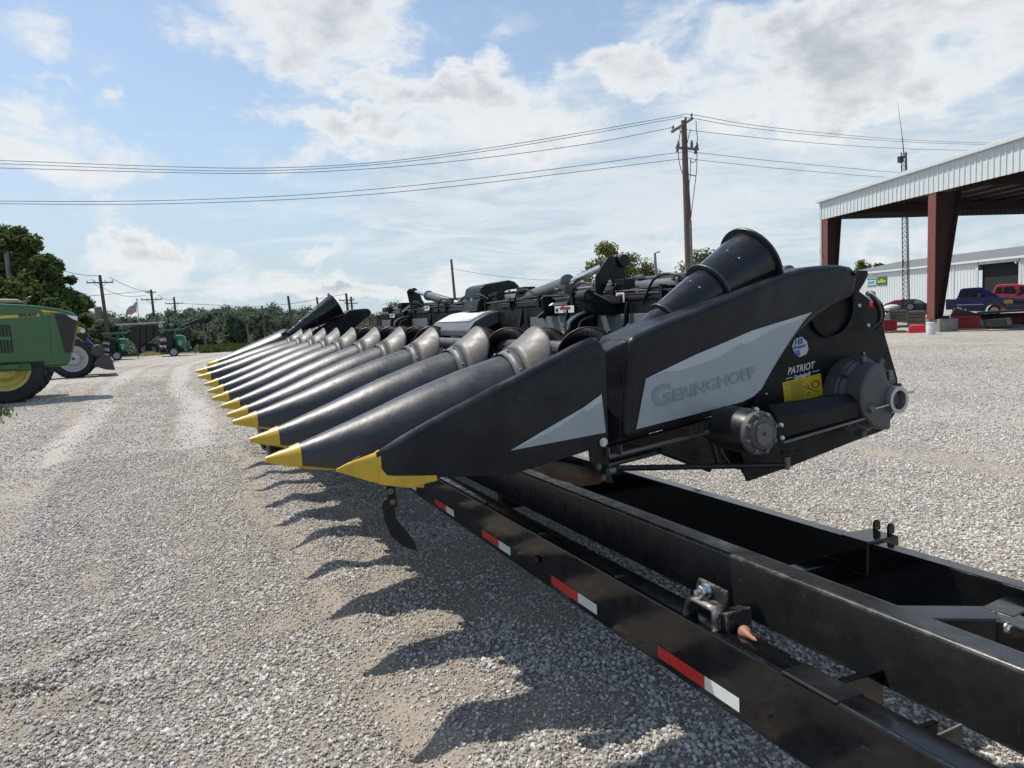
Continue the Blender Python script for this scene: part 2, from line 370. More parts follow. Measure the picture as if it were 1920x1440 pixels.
    def build(s, name, mt=None, parent=None, smooth=35, bevel=0, seg=2, origin=None, solid=0, label=None, split=True):
        ps = s.pieces() if (split and parent and len(s.f) < 30000) else None
        if ps:
            res = None
            for vs_ in ps:
                ix_ = {q: i for i, q in enumerate(vs_)}; p = MB(); p.v = [s.v[q] for q in vs_]; p.mats = list(s.mats)
                for f, mm in zip(s.f, s.m):
                    if f[0] in ix_: p.f.append(tuple(ix_[q] for q in f)); p.m.append(mm)
                ob = p.build(name, mt, parent, smooth, bevel, seg, origin, solid, label, False); res = res or ob
            return res
        po = ORG[parent.name] if parent else Vector((0, 0, 0))
        if origin is None:
            origin = po if parent else (sum(s.v, Vector())/len(s.v))
        origin = Vector(origin)
        me = bpy.data.meshes.new(name); me.from_pydata([tuple(p-origin) for p in s.v], [], s.f)
        names = s.mats or [mt]
        if mt and s.mats and mt not in s.mats: pass
        for q in names: me.materials.append(MAT[q] if isinstance(q, str) else q)
        if s.mats: me.polygons.foreach_set('material_index', s.m)
        bm = bmesh.new(); bm.from_mesh(me); bmesh.ops.recalc_face_normals(bm, faces=bm.faces); bm.to_mesh(me); bm.free()
        if smooth:
            me.polygons.foreach_set('use_smooth', [True]*len(me.polygons)); me.set_sharp_from_angle(angle=radians(smooth))
        ob = bpy.data.objects.new(name, me); COL.objects.link(ob)
        if parent: ob.parent = parent
        ob.location = origin-po; ORG[ob.name] = origin
        if solid:
            md = ob.modifiers.new('solid', 'SOLIDIFY'); md.thickness = solid; md.offset = 0
        if bevel:
            md = ob.modifiers.new('bevel', 'BEVEL'); md.width = bevel; md.segments = seg; md.limit_method = 'ANGLE'; md.angle_limit = radians(34); md.harden_normals = True
        if label: ob['label'] = label
        return ob
def tag(o, label=None, cat=None, group=None, kind=None):
    if label: o['label'] = label
    if cat: o['category'] = cat
    if group: o['group'] = group
    if kind: o['kind'] = kind
    return o
def root(name, loc, label, cat, group=None):
    o = bpy.data.objects.new(name, None); COL.objects.link(o); o.location = loc; o.empty_display_size = .2
    ORG[o.name] = Vector(loc); return tag(o, label, cat, group)
def copy_tree(o, parent=None):
    c = o.copy(); COL.objects.link(c)
    if parent: c.parent = parent
    ORG[c.name] = ORG.get(o.name, Vector())
    for ch in [q for q in bpy.data.objects if q.parent == o]: copy_tree(ch, c)
    return c
def lerp(tab, x):
    if x <= tab[0][0]: return tab[0][1]
    for (a, b), (c, d) in zip(tab, tab[1:]):
        if x <= c: return b+(d-b)*(x-a)/(c-a)
    return tab[-1][1]
# ------------------------------------------------------------------ ground
from mathutils import noise as mn
def sstep(a, b, x):
    t = min(1, max(0, (x-a)/(b-a))); return t*t*(3-2*t)
def gz(x, y):
    d = sqrt(x*x+y*y); az_ = atan2(x, y)
    z = 0.0
    left = 1-sstep(radians(12), radians(30), az_)
    z -= 5.0*left*sstep(58, 105, d)
    z += 0.42*(1-left)*sstep(43, 49, d)
    if d < 60:
        k = 1-sstep(25, 60, d)
        z += k*0.030*mn.noise(Vector((x*.35, y*.35, 3)))
        k2 = 1-sstep(14, 26, d)
        z += k2*(0.026*mn.noise(Vector((x*1.3, y*1.0, 9)))+0.012*mn.noise(Vector((x*3.6, y*2.6, 19))))
        # tyre ruts along the lane and a row of low heaps beside the trailer
        for cx, wd, dp in ((-1.05, .13, .045), (-.78, .12, -.030), (-1.35, .12, -.025), (.80, .12, .030), (1.0, .12, -.03), (.25, .3, .015)):
            q = x-cx+(.047*y if cx < 0 else 0)-.05*sin(y*.9+cx)
            z -= k2*dp*math.exp(-(q/wd)**2)*(0.8+.5*mn.noise(Vector((x*2, y*2, 1))))
        q = math.exp(-((x-1.35)/.50)**2)*(1-sstep(7, 9, y))
        z += q*(.055*mn.noise(Vector((x*2.2, y*2.6, 5)))+.03*mn.noise(Vector((x*6, y*5, 8)))+.008)
        # churned soil at the near left
        q = math.exp(-((x+.80)/.45)**2-((y-4.15)/.7)**2); z += .16*q*mn.noise(Vector((x*2.6, y*5.2, 2)))
    return z
def soilf(x, y):
    """0 = clean stone, 1 = bare tan soil: ruts, churned patches and blotches"""
    n1 = mn.noise(Vector((x*.75, y*.55, 7))); n2 = mn.noise(Vector((x*2.4, y*2.0, 4))); n3 = mn.noise(Vector((x*6, y*5, 14)))
    s = sstep(.12, .50, n1*.75+n2*.5+n3*.2)*.85
    wob = .22*mn.noise(Vector((x*.3, y*.35, 31)))
    for a_, b0, w, amp in ((-.047, -1.05, .26, 1.0), (-.047, -2.3, .30, .6), (.0, .80, .17, .95), (.0, .25, .35, .4), (.06, -3.9, .35, .6), (.09, -5.4, .35, .45)):
        q = x-(a_*y+b0+wob*1.6); s = max(s, amp*math.exp(-(q/w)**2)*sstep(-.35, .25, n2+n3*.5+.15))
    s = max(s, .95*math.exp(-((x+.80)/.42)**2-((y-4.15)/.55)**2)*sstep(-.2, .2, n2+.1), .8*math.exp(-((x-1.40)/.42)**2)*sstep(-.25, .2, n2)*(1-sstep(9, 13, y)))
    return min(1, s)
def lane(x, y):
    """packed wheel lanes that bend left in the distance"""
    if y < 8: return 0
    c = .45+.010*max(y-30, 0)**2+.10*sin(y*.45); k = sstep(8, 14, y)
    return k*max(math.exp(-((x-c)/.30)**2), math.exp(-((x-c+1.95)/.32)**2)*.8, math.exp(-((x-c+4.3)/.35)**2)*.6)
def axis_pts(lo, hi, c0, c1, fine):
    pts = list(np.arange(c0, c1+1e-6, fine)); s = fine
    p = c1
    while p < hi: s *= 1.13; p += s; pts.append(p)
    s = fine; p = c0
    while p > lo: s *= 1.13; p -= s; pts.insert(0, p)
    return pts
gx = axis_pts(-900, 1100, -5, 9, .075); gy = axis_pts(-300, 1500, -1, 13, .075)
mb = MB(); nx, ny = len(gx), len(gy)
vs = [(x, y, gz(x, y)) for y in gy for x in gx]
me = bpy.data.meshes.new('ground')
me.from_pydata(vs, [], [(j*nx+i, j*nx+i+1, (j+1)*nx+i+1, (j+1)*nx+i) for j in range(ny-1) for i in range(nx-1)])
me.polygons.foreach_set('use_smooth', [True]*len(me.polygons))
sa_ = me.attributes.new('soil', 'FLOAT', 'POINT'); sa_.data.foreach_set('value', [soilf(x, y) if x*x+y*y < 800 else 0.0 for x, y, _ in vs])
ground = bpy.data.objects.new('ground', me); COL.objects.link(ground); tag(ground, kind='structure')

def gravel_nodes(t, co):
    """returns a patch mask (0 = clean stone, 1 = bare soil)"""
    sp = t.node('ShaderNodeSeparateXYZ'); t.l.new(co, sp.inputs[0]); x, y, _z = sp.outputs
    n = t.noise(co, .8, 7, .62); n2 = t.noise(co, 2.6, 6, .66)
    s = t.maprange(t.math('ADD', t.math('MULTIPLY', n, .65), t.math('MULTIPLY', n2, .5)), .60, .72, 0, .75)
    wob = t.math('MULTIPLY', t.math('SUBTRACT', t.noise(co, .5, 4, .6), .5), .9)
    def line(a, b, w, amp):
        q = t.math('SUBTRACT', t.math('ADD', x, wob), t.math('ADD', t.math('MULTIPLY', y, a), b))
        return t.math('MULTIPLY', t.maprange(t.math('ABSOLUTE', q), w, 0.0, 0, 1), amp)
    at = t.node('ShaderNodeAttribute'); at.attribute_name = 'soil'; near_ = t.math('MULTIPLY', at.outputs['Fac'], t.maprange(t.noise(co, 9, 5, .7), .3, .6, .55, 1.1))
    tot = t.math('MULTIPLY', s, .35)
    for L in ((.035, -1.7, .32, .5), (.035, .75, .55, .55), (.06, -3.9, .4, .35), (-.05, 1.3, .3, .3)):
        tot = t.math('MAXIMUM', tot, t.math('MULTIPLY', line(*L), t.maprange(n2, .35, .6, .3, 1)))
    ln = t.node('ShaderNodeVectorMath', operation='LENGTH'); t.l.new(co, ln.inputs[0]); far_ = t.maprange(ln.outputs['Value'], 16, 24, 0, 1)
    tot = t.math('MAXIMUM', t.math('MULTIPLY', tot, far_), near_)
    return tot
gm = bpy.data.materials.new('gravel_ground'); gm.use_nodes = True; t = NT(gm.node_tree); b = gm.node_tree.nodes['Principled BSDF']
co = t.node('ShaderNodeTexCoord').outputs['Object']
soil = gravel_nodes(t, co)
v1 = t.voro(co, 46); v2 = t.voro(co, 95); v3 = t.voro(co, 21)
def hsv_val(c): return t.node
sepc = t.node('ShaderNodeSeparateColor'); t.l.new(v1.outputs['Color'], sepc.inputs[0])
sepd = t.node('ShaderNodeSeparateColor'); t.l.new(v2.outputs['Color'], sepd.inputs[0])
val = t.ramp(sepc.outputs[0], [(0, (.19, .172, .15)), (.25, (.34, .315, .285)), (.6, (.46, .435, .40)), (1, (.64, .61, .57))])
val2 = t.ramp(sepd.outputs[1], [(0, (.20, .18, .155)), (.5, (.42, .392, .35)), (1, (.60, .565, .52))])
stone = t.mix(.45, val, val2)
gapm = t.maprange(v1.outputs['Distance'], .30, .62, 1, .5)
cg = t.node('ShaderNodeCombineColor')
for i in range(3): t.l.new(gapm, cg.inputs[i])
# further off the stones blur into patches
pn = t.noise(co, .22, 8, .6); pn2 = t.noise(t.map(co, (1, .35, 1)), .6, 6, .6)
patch = t.ramp(t.math('ADD', t.math('MULTIPLY', pn, .6), t.math('MULTIPLY', pn2, .4)), [(.3, (.70, .68, .66)), (.5, (.95, .95, .95)), (.7, (1.1, 1.1, 1.1))])
base = t.mix(1.0, stone, patch, 'MULTIPLY')
mid = t.ramp(t.noise(t.map(co, (1, .6, 1)), 5, 9, .8), [(.36, (.62, .61, .60)), (.5, (1, 1, 1)), (.64, (1.30, 1.29, 1.28))])
dl = t.node('ShaderNodeVectorMath', operation='LENGTH'); t.l.new(co, dl.inputs[0])
base = t.mix(t.maprange(dl.outputs['Value'], 7, 18, 0, .9), base, t.mix(1.0, base, mid, 'MULTIPLY'))
soilc = t.mix(t.noise(co, 30, 5, .7), (.22, .18, .135), (.44, .375, .295))
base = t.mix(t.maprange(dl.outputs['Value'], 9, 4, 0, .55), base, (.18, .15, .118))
fin = t.mix(t.math('MULTIPLY', soil, t.maprange(sepc.outputs[1], .25, .6, 1, .55)), base, soilc)
# grass beyond the yard edge
dist = t.node('ShaderNodeVectorMath', operation='LENGTH'); t.l.new(co, dist.inputs[0])
sp = t.node('ShaderNodeSeparateXYZ'); t.l.new(co, sp.inputs[0])
azn = t.math('ARCTAN2', sp.outputs[0], sp.outputs[1])
edge = t.math('ADD', dist.outputs['Value'], t.math('MULTIPLY', t.math('SUBTRACT', t.noise(co, .12, 4, .6), .5), 14))
yy_, xx_ = sp.outputs[1], sp.outputs[0]
cen = t.math('ADD', t.math('ADD', .45, t.math('MULTIPLY', t.math('SINE', t.math('MULTIPLY', yy_, .45)), .10)), t.math('MULTIPLY', t.math('POWER', t.math('MAXIMUM', t.math('SUBTRACT', yy_, 30.), 0.), 2.), .010))
rag = t.math('MULTIPLY', t.math('SUBTRACT', t.noise(co, 1.6, 6, .7), .5), .5)
lanes = None; edges = None
for off, w_, am in ((0., .42, .75), (1.95, .42, .6), (4.3, .45, .45)):
    q = t.math('ABSOLUTE', t.math('ADD', t.math('ADD', t.math('SUBTRACT', xx_, cen), off), rag))
    l_ = t.math('MULTIPLY', t.maprange(q, w_, w_*.35, 0, 1, True), am); e_ = t.math('MULTIPLY', t.math('MULTIPLY', t.maprange(q, w_*.6, w_*1.0, 0, 1, True), t.maprange(q, w_*1.7, w_*1.1, 0, 1, True)), am)
    lanes = l_ if lanes is None else t.math('MAXIMUM', lanes, l_); edges = e_ if edges is None else t.math('MAXIMUM', edges, e_)
fy = t.maprange(yy_, 8, 14, 0, 1)
fin = t.mix(t.math('MULTIPLY', edges, t.math('MULTIPLY', fy, .6)), fin, (.30, .25, .19))
fin = t.mix(t.math('MULTIPLY', lanes, t.math('MULTIPLY', fy, .75)), fin, (.50, .475, .44))
lm = t.math('MULTIPLY', t.maprange(edge, 55, 57, 0, 1), t.maprange(azn, .35, .15, 0, 1))
rm = t.maprange(edge, 120, 124, 0, 1)
grass = t.mix(t.noise(co, .9, 8, .7), (.055, .085, .02), (.15, .16, .05))
fin = t.mix(t.math('MAXIMUM', lm, rm), fin, grass)
t.l.new(fin, b.inputs['Base Color']); b.inputs['Roughness'].default_value = .9; b.inputs['Specular IOR Level'].default_value = .2
hgt = t.math('ADD', t.maprange(v1.outputs['Distance'], 0, .6, 1, 0), t.math('MULTIPLY', t.maprange(v2.outputs['Distance'], 0, .6, 1, 0), .45))
hgt = t.math('MULTIPLY', hgt, t.maprange(soil, 0, 1, 1, .35))
t.l.new(t.bump(hgt, .9, .012, t.bump(t.noise(co, 5, 6, .7), .5, .03)), b.inputs['Normal'])
me.materials.append(gm)

# loose stones near the camera
sm = bpy.data.materials.new('gravel_stone'); sm.use_nodes = True; t = NT(sm.node_tree); b = sm.node_tree.nodes['Principled BSDF']
rnd = t.node('ShaderNodeObjectInfo').outputs['Random']
co = t.node('ShaderNodeTexCoord').outputs['Object']
c = t.ramp(rnd, [(0, (.17, .155, .14)), (.10, (.32, .298, .27)), (.3, (.43, .405, .37)), (.55, (.55, .522, .482)), (.74, (.50, .425, .335)), (.84, (.64, .615, .575)), (1, (.75, .725, .685))])
c = t.mix(1.0, c, t.ramp(t.noise(co, 2.3, 4, .7), [(.3, .78), (.7, 1.1)]), 'MULTIPLY')
t.l.new(c, b.inputs['Base Color']); b.inputs['Roughness'].default_value = .88; b.inputs['Specular IOR Level'].default_value = .25
bm = bmesh.new(); bmesh.ops.create_icosphere(bm, subdivisions=2, radius=1)
for v in bm.verts:      # knock flat facets into the pebble
    for nn, dd in ((Vector((1, .2, .3)), .72), (Vector((-.6, .7, .2)), .70), (Vector((-.2, -.9, .4)), .66), (Vector((.1, .3, 1)), .62), (Vector((.3, -.5, -1)), .7), (Vector((-.9, -.3, .5)), .75)):
        nn = nn.normalized(); q = v.co.dot(nn)
        if q > dd: v.co -= nn*(q-dd)
for v in bm.verts:
    q = v.co.copy(); v.co *= 1+.28*mn.noise(q*1.1+Vector((4, 2, 1)))+.08*mn.noise(q*2.7)
    v.co.z *= .72; v.co.x *= 1.15
me = bpy.data.meshes.new('stone'); bm.to_mesh(me); bm.free(); me.materials.append(sm)
me.polygons.foreach_set('use_smooth', [True]*len(me.polygons)); me.set_sharp_from_angle(angle=radians(16))
STONE = bpy.data.objects.new('stone_source', me)      # not linked to the scene, only instanced

def scatter_points(n, region, dens):
    """rejection-sample points; dens(x,y) 0..1"""
    x0, x1, y0, y1 = region; out = []
    xs = rng.uniform(x0, x1, n); ys = rng.uniform(y0, y1, n); k = rng.uniform(0, 1, n)
    for x, y, q in zip(xs, ys, k):
        d = dens(x, y)
        if q < d: out.append((x, y))
    return out
def dens(x, y):
    # inside (a little beyond) what can be seen, thinning with distance
    if y < -.3: return 0
    d = sqrt(x*x+y*y)
    if d < 1.6 or d > 11.5: return 0
    a = degrees(atan2(x, y))
    if a < -22 or a > 78: return 0
    if 1.75 < x < 2.9 and y < 9 and d > 6: return .1
    k = 1.0 if d < 5 else max(.30, 1-(d-5)/7.5)
    return k*(1-.55*soilf(x, y))*(.72+.28*sstep(-.3, .2, mn.noise(Vector((x*3.1, y*3.1, 44)))))
def dens_far(x, y):
    d = sqrt(x*x+y*y); a = degrees(atan2(x, y))
    if y < 0 or d < 10 or d > 30 or a < -18 or a > 72: return 0
    if 1.2 < x < 3.2 and y < 12: return 0
    return (1-.6*soilf(x, y))*(1-.75*lane(x, y))*(1-sstep(18, 30, d)*.75)
NST = 980000
pts = scatter_points(NST, (-4.5, 11.3, 0, 11.5), dens); NNEAR = len(pts)
pts += scatter_points(560000, (-10, 29, 0, 30), dens_far)
pv = np.array([(x, y) for x, y in pts])
# cheap bilinear lookup of the ground height
zg = np.array(vs)[:, 2].reshape(ny, nx); GX, GY = np.array(gx), np.array(gy)
ix = np.clip(np.searchsorted(GX, pv[:, 0])-1, 0, nx-2); iy = np.clip(np.searchsorted(GY, pv[:, 1])-1, 0, ny-2)
fx = (pv[:, 0]-GX[ix])/(GX[ix+1]-GX[ix]); fy = (pv[:, 1]-GY[iy])/(GY[iy+1]-GY[iy])
pz = (zg[iy, ix]*(1-fx)+zg[iy, ix+1]*fx)*(1-fy)+(zg[iy+1, ix]*(1-fx)+zg[iy+1, ix+1]*fx)*fy
me = bpy.data.meshes.new('gravel'); me.vertices.add(len(pv))
me.vertices.foreach_set('co', np.column_stack([pv, pz+.004]).astype(np.float32).ravel())
fa = me.attributes.new('size', 'FLOAT', 'POINT'); fa.data.foreach_set('value', np.concatenate([np.ones(NNEAR), np.full(len(pts)-NNEAR, 1.3)])*np.array([1-.5*soilf(x, y) for x, y in pts]).astype(np.float32))
gravel = bpy.data.objects.new('gravel', me); COL.objects.link(gravel)
tag(gravel, 'loose pale grey limestone gravel spread over the yard', 'gravel', kind='stuff')
ng = bpy.data.node_groups.new('scatter', 'GeometryNodeTree')
ng.interface.new_socket('Geometry', in_out='INPUT', socket_type='NodeSocketGeometry')
ng.interface.new_socket('Geometry', in_out='OUTPUT', socket_type='NodeSocketGeometry')
gi = ng.nodes.new('NodeGroupInput'); go = ng.nodes.new('NodeGroupOutput')
ip = ng.nodes.new('GeometryNodeInstanceOnPoints'); oi = ng.nodes.new('GeometryNodeObjectInfo'); oi.inputs['Object'].default_value = STONE; oi.inputs['As Instance'].default_value = True
rv = ng.nodes.new('FunctionNodeRandomValue'); rv.data_type = 'FLOAT_VECTOR'; rv.inputs[0].default_value = (0, 0, 0); rv.inputs[1].default_value = (.9, .9, 6.28)
rs = ng.nodes.new('FunctionNodeRandomValue'); rs.data_type = 'FLOAT'; rs.inputs[2].default_value = 0.0; rs.inputs[3].default_value = 1.0
rs.inputs['Seed'].default_value = 5
pw = ng.nodes.new('ShaderNodeMath'); pw.operation = 'POWER'; pw.inputs[1].default_value = 2.4
mr = ng.nodes.new('ShaderNodeMapRange'); mr.inputs[3].default_value = 0.0042; mr.inputs[4].default_value = .0155
L = ng.links
L.new(rs.outputs[1], pw.inputs[0]); L.new(pw.outputs[0], mr.inputs[0])
L.new(gi.outputs[0], ip.inputs['Points']); L.new(oi.outputs['Geometry'], ip.inputs['Instance'])
na = ng.nodes.new('GeometryNodeInputNamedAttribute'); na.data_type = 'FLOAT'; na.inputs['Name'].default_value = 'size'
mu = ng.nodes.new('ShaderNodeMath'); mu.operation = 'MULTIPLY'; L.new(mr.outputs[0], mu.inputs[0]); L.new(na.outputs[0], mu.inputs[1])
L.new(rv.outputs[0], ip.inputs['Rotation']); L.new(mu.outputs[0], ip.inputs['Scale']); L.new(ip.outputs[0], go.inputs[0])
md = gravel.modifiers.new('scatter', 'NODES'); md.node_group = ng
# ------------------------------------------------------------------ the corn head
YN = 2.46; ROW = .762; Y0 = 2.48
head = root('corn_head', (1.9, 6.6, .85), 'long black twelve row corn head with yellow tipped snouts lying on a header trailer', 'corn head')
def T2(pts, Y): return [P(x, y, Y=Y) for x, y in pts]
# --- one row snout, built at the first row behind the near divider, then copied
ys = Y0+ROW
x0, z0 = .365, 1.155
def u_ring(x, zb, zt, w, y, n=12, top=1.0):
    """inverted U section"""
    r = min(w, (zt-zb)*.9); pts = [Vector((x, y-w, zb)), Vector((x, y-w, zt-r))]
    for i in range(1, n): a = pi-pi*i/n; pts.append(Vector((x, y+w*cos(a), zt-r+r*sin(a))))
    return pts+[Vector((x, y+w, zt-r)), Vector((x, y+w, zb))]
ZT = [(0, z0+.012), (.10, z0+.045), (.22, z0+.085), (.45, z0+.165), (.7, z0+.26), (.95, z0+.34), (1.2, z0+.405)]
ZB = [(0, z0-.006), (.10, z0-.03), (.22, z0-.055), (.5, z0-.075), (.8, z0-.07), (1.2, z0-.02)]
WD = [(0, .008), (.10, .045), (.22, .085), (.45, .135), (.7, .18), (.95, .205), (1.2, .215)]
def make_snout():
    m = MB(); m.loft([u_ring(x0+s, lerp(ZB, s)+.012, lerp(ZT, s), lerp(WD, s), ys) for s in np.linspace(.11, 1.2, 17)])
    org = (x0+1.2, ys, z0+.3)
    sn = m.build('snout', 'poly_black', head, smooth=50, origin=org)
    m = MB(); m.loft([u_ring(x0+s, lerp(ZB, s), lerp(ZT, s)+.004, lerp(WD, s)+.004, ys) for s in (0, .025, .055, .085, .115, .145)])
    # the yellow runner that carries on under the snout
    m.loft([u_ring(x0+s, lerp(ZB, s)-.002, lerp(ZB, s)+hh, lerp(WD, s)+.004, ys, 4) for s, hh in ((.13, .05), (.165, .028), (.3, .022), (.40, .016), (.44, .008))])
    m.build('nose_tip', 'yellow_poly', sn, smooth=50, origin=org)
    m = MB(); m.box((x0+.085, ys, lerp(ZT, .085)+.002), (.036, .018, .005), Matrix.Rotation(-.38, 3, 'Y')); m.build('wear_mark', 'frame_black', sn, origin=org)
    # strap with rivets
    m = MB(); zt = lerp(ZT, 1.17); w = .218
    def arc(x, z, r, a0, a1, n=14): return [Vector((x, ys+r*cos(a), z+r*sin(a))) for a in np.linspace(pi-a0, a1, n)]
    zc = zt-.215
    m.loft([arc(x0+1.145, zc+.002, .2180, -.2, -.2), arc(x0+1.205, zc+.026, .2180, -.2, -.2)], closed=False)
    st = m.build('strap', 'strap', sn, origin=org, solid=.003)
    m = MB()
    for a in (.35, 1.05, 1.75, 2.5):
        m.ball((x0+1.172, ys+.223*cos(a), zc+.016+.223*sin(a)), .0075, 8)
    m.build('rivet', 'bolt_zinc', sn, origin=org)
    # worn saddle flap behind the strap
    m = MB(); rings = []
    for s, dz, r, a0 in ((1.20, .026, .2190, .05), (1.235, .042, .2205, .12), (1.275, .066, .222, .20), (1.315, .093, .224, .34), (1.345, .115, .225, .62), (1.355, .123, .225, .95)):
        rings.append(arc(x0+s, zc+dz, r, a0, a0, 16))
    m.loft(rings, closed=False); m.build('flap', 'poly_flap', sn, smooth=60, origin=org, solid=.007)
    return sn
sn0 = make_snout()
drops = [1.163, 1.139, 1.150, 1.110, 1.099, 1.097, 1.107, 1.123, 1.165, 1.19]
for i in range(10):
    s = sn0 if i == 0 else copy_tree(sn0, head)
    s.location = Vector((x0+1.2+.012*sin(i*2.1), ys+ROW*i, z0+.3)) - ORG[head.name]
    s.rotation_euler = (0.03*sin(i*1.7), math.asin((z0-drops[i])/1.2)*-1.0*-1.0*-1.0, (.010*sin(i*3.3)))
# --- near end divider (closed side, open to the camera only)
topx = [(632, 880), (660, 866), (703, 851), (760, 815), (850, 765), (950, 714), (1040, 668), (1080, 647), (1105, 633), (1118, 630), (1130, 636), (1135, 650)]
botx = [(632, 883), (700, 903), (765, 911), (818, 897), (880, 893), (962, 889), (1050, 862), (1109, 843), (1136, 833)]
top = sorted([(p.x, p.z) for p in T2(topx, YN)]); bot = sorted([(p.x, p.z) for p in T2(botx, YN)])
xa, xb = top[0][0], top[-1][0]
dkb = sorted([(p.x, p.z) for p in T2([(632, 882), (712, 872), (721, 894), (734, 896.5), (818, 895.5), (880, 893), (962, 889), (1050, 862), (1109, 843), (1136, 833)], YN)])
xr0, xr1 = P(712, 872, Y=YN).x, P(818, 895, Y=YN).x
TH = [(0, .006), (.06, .05), (.16, .10), (.4, .17), (.7, .24), (1.4, .29)]
def div_ring(x, zt, zb, th, grow=0.0, y=YN, sgn=1):
    r = min(.045, th*.45, max(.004, (zt-zb)*.3)); pts = [(y-grow, zb-grow), (y-grow, zt-r)]
    for a in (.35, .8, 1.2): pts.append((y-grow+r*(1-cos(a)), zt-r+r*sin(a)+grow))
    pts += [(y+th*.45, zt+grow-th*.10), (y+th*.75, zt-th*.25+grow), (y+th*.95, zt-th*.45), (y+th+grow, max(zb, zt-th*.9)), (y+th+grow, zb-grow)]
    return [Vector((x, YN+(q-YN)*sgn if sgn < 0 else q, z)) for q, z in pts]
def near_divider():
    m = MB(); xs = [xa+.142]+list(np.linspace(xa+.18, xb-.05, 17))+[xb-.025, xb-.008, xb]
    m.loft([div_ring(x, lerp(top, x), lerp(dkb, x), lerp(TH, x-xa)) for x in xs])
    dv = m.build('end_divider', 'poly_side', head, smooth=45)
    m = MB(); m.loft([div_ring(x, lerp(top, x), lerp(bot, x), lerp(TH, x-xa)+.003, .0025) for x in [xa, xa+.02, xa+.045, xa+.075, xa+.105, xa+.135, xa+.156]])
    m.loft([div_ring(x, lerp(dkb, x)+.003, min(lerp(bot, x), lerp(dkb, x)-.004), lerp(TH, x-xa)+.003, .0065) for x in np.linspace(xa+.146, xr1, 9)])
    m.build('nose_tip', 'yellow_poly', dv, smooth=45)
    m = MB(); q = xa+.075; m.box((q, YN+.026, lerp(top, q)-.001), (.032, .014, .005), Matrix.Rotation(-.42, 3, 'Y')); m.build('wear_mark', 'frame_black', dv)
    return dv
dv = near_divider()
# grey flash on the divider: lighter stripe above a jagged darker field
m = MB(); y1 = YN-.004
m.poly(T2([(957, 845), (1010, 813), (1094, 764), (1128, 739), (1129, 752), (1100, 772), (1095, 768), (1040, 806)], y1-.0012)); m.build('decal_stripe', 'decal_light', dv, smooth=0)
m = MB(); m.poly(T2([(957, 845), (1010, 813), (1094, 764), (1128, 739), (1136, 811)], y1)); m.build('decal_field', 'decal_grey', dv, smooth=0)
def bolt(mb, p, axis=(0, -1, 0), r=.014, h=.012):
    p = Vector(p); a = Vector(axis)
    mb.lathe(p, a, [(0, r*1.45), (h*.3, r*1.45)], 16); mb.lathe(p+a*h*.3, a, [(0, r), (h*.7, r)], 6)
m = MB(); bolt(m, P(1131, 829, Y=YN-.004), r=.013); m.build('bolt', 'bolt_zinc', dv)
# --- near end shroud (big grey flash and lettering)
sh_top = [(1140, 657), (1163, 645), (1184, 634), (1253, 603), (1353, 562), (1430, 530), (1470, 513), (1520, 500), (1555, 496), (1583, 496), (1600, 499), (1608, 508), (1610, 522), (1607, 547), (1600, 557)]
sh_bot = [(1567, 573), (1533, 597), (1497, 633), (1470, 673), (1450, 703), (1437, 732), (1417, 753), (1387, 769), (1287, 798), (1193, 823), (1172, 827), (1142, 833)]
out = T2(sh_top+sh_bot, YN)
m = MB(); fold_t, fold_b = P(1198, 653, Y=YN), P(1172, 826, Y=YN)
outer = [p for p in out if p.x >= P(1180, 700, Y=YN).x]
m.prism([fold_b]+[P(x, y, Y=YN) for x, y in sh_top[2:]]+[P(x, y, Y=YN) for x, y in sh_bot[:-2]], (0, .27, 0))
side = m.build('side_shroud', 'poly_side', head, bevel=.035, seg=4, smooth=40)
# front return of the shroud, set back behind the divider
m = MB(); a1, a2, a3 = P(1184, 636, Y=YN+.004), P(1197, 660, Y=YN+.006), P(1170, 826, Y=YN+.006)
b1, b2 = P(1137, 658, Y=YN+.11), P(1133, 836, Y=YN+.11)
m.loft([[b1, a1+Vector((0, .02, 0)), a3+Vector((0, .02, 0)), b2], [b1+Vector((0, .15, 0)), a1+Vector((0, .15, 0)), a3+Vector((0, .15, 0)), b2+Vector((0, .15, 0))]])
m.build('front_return', 'poly_side', side, bevel=.012)
y1 = YN-.004
m = MB(); m.poly(T2([(1211, 710), (1300, 667), (1410, 620), (1523, 585), (1500, 599), (1453, 615), (1397, 647), (1391, 643), (1343, 672), (1275, 695), (1247, 697)], y1-.0012)); m.build('decal_stripe', 'decal_light', side, smooth=0)
m = MB(); m.poly(T2([(1211, 710), (1300, 667), (1410, 620), (1523, 585), (1507, 602), (1490, 626), (1474, 650), (1459, 674), (1447, 694), (1437, 712), (1428, 729), (1413, 743), (1393, 753), (1290, 780), (1193, 805)], y1))
m.build('decal_field', 'decal_grey', side, smooth=0)
def text_px(string, x, y, xe, ye, yup, Y, matn, bold, shear=0, dep=.001, w=True):
    o = P(x, y, Y=Y); e = P(xe, ye, Y=Y); u_ = P(x, yup, Y=Y)
    m = MB(); m.text(string, o, e-o, Vector((0, 0, 1)), (u_-o).length, matn, bold, shear, (e-o).length if w else None, dep); return m
text_px('G', 1225, 764, 1262, 753, 727, YN-.0062, 'letter_grey', .034, 0, .0008).build('lettering', None, side, smooth=0)
text_px('ERINGHOFF', 1264, 752.5, 1416, 707, 731, YN-.0062, 'letter_grey', .034, 0, .0008).build('lettering', None, side, smooth=0)
m = MB(); bolt(m, P(1603, 512, Y=YN-.003), r=.012); m.build('bolt', 'frame_black', side)
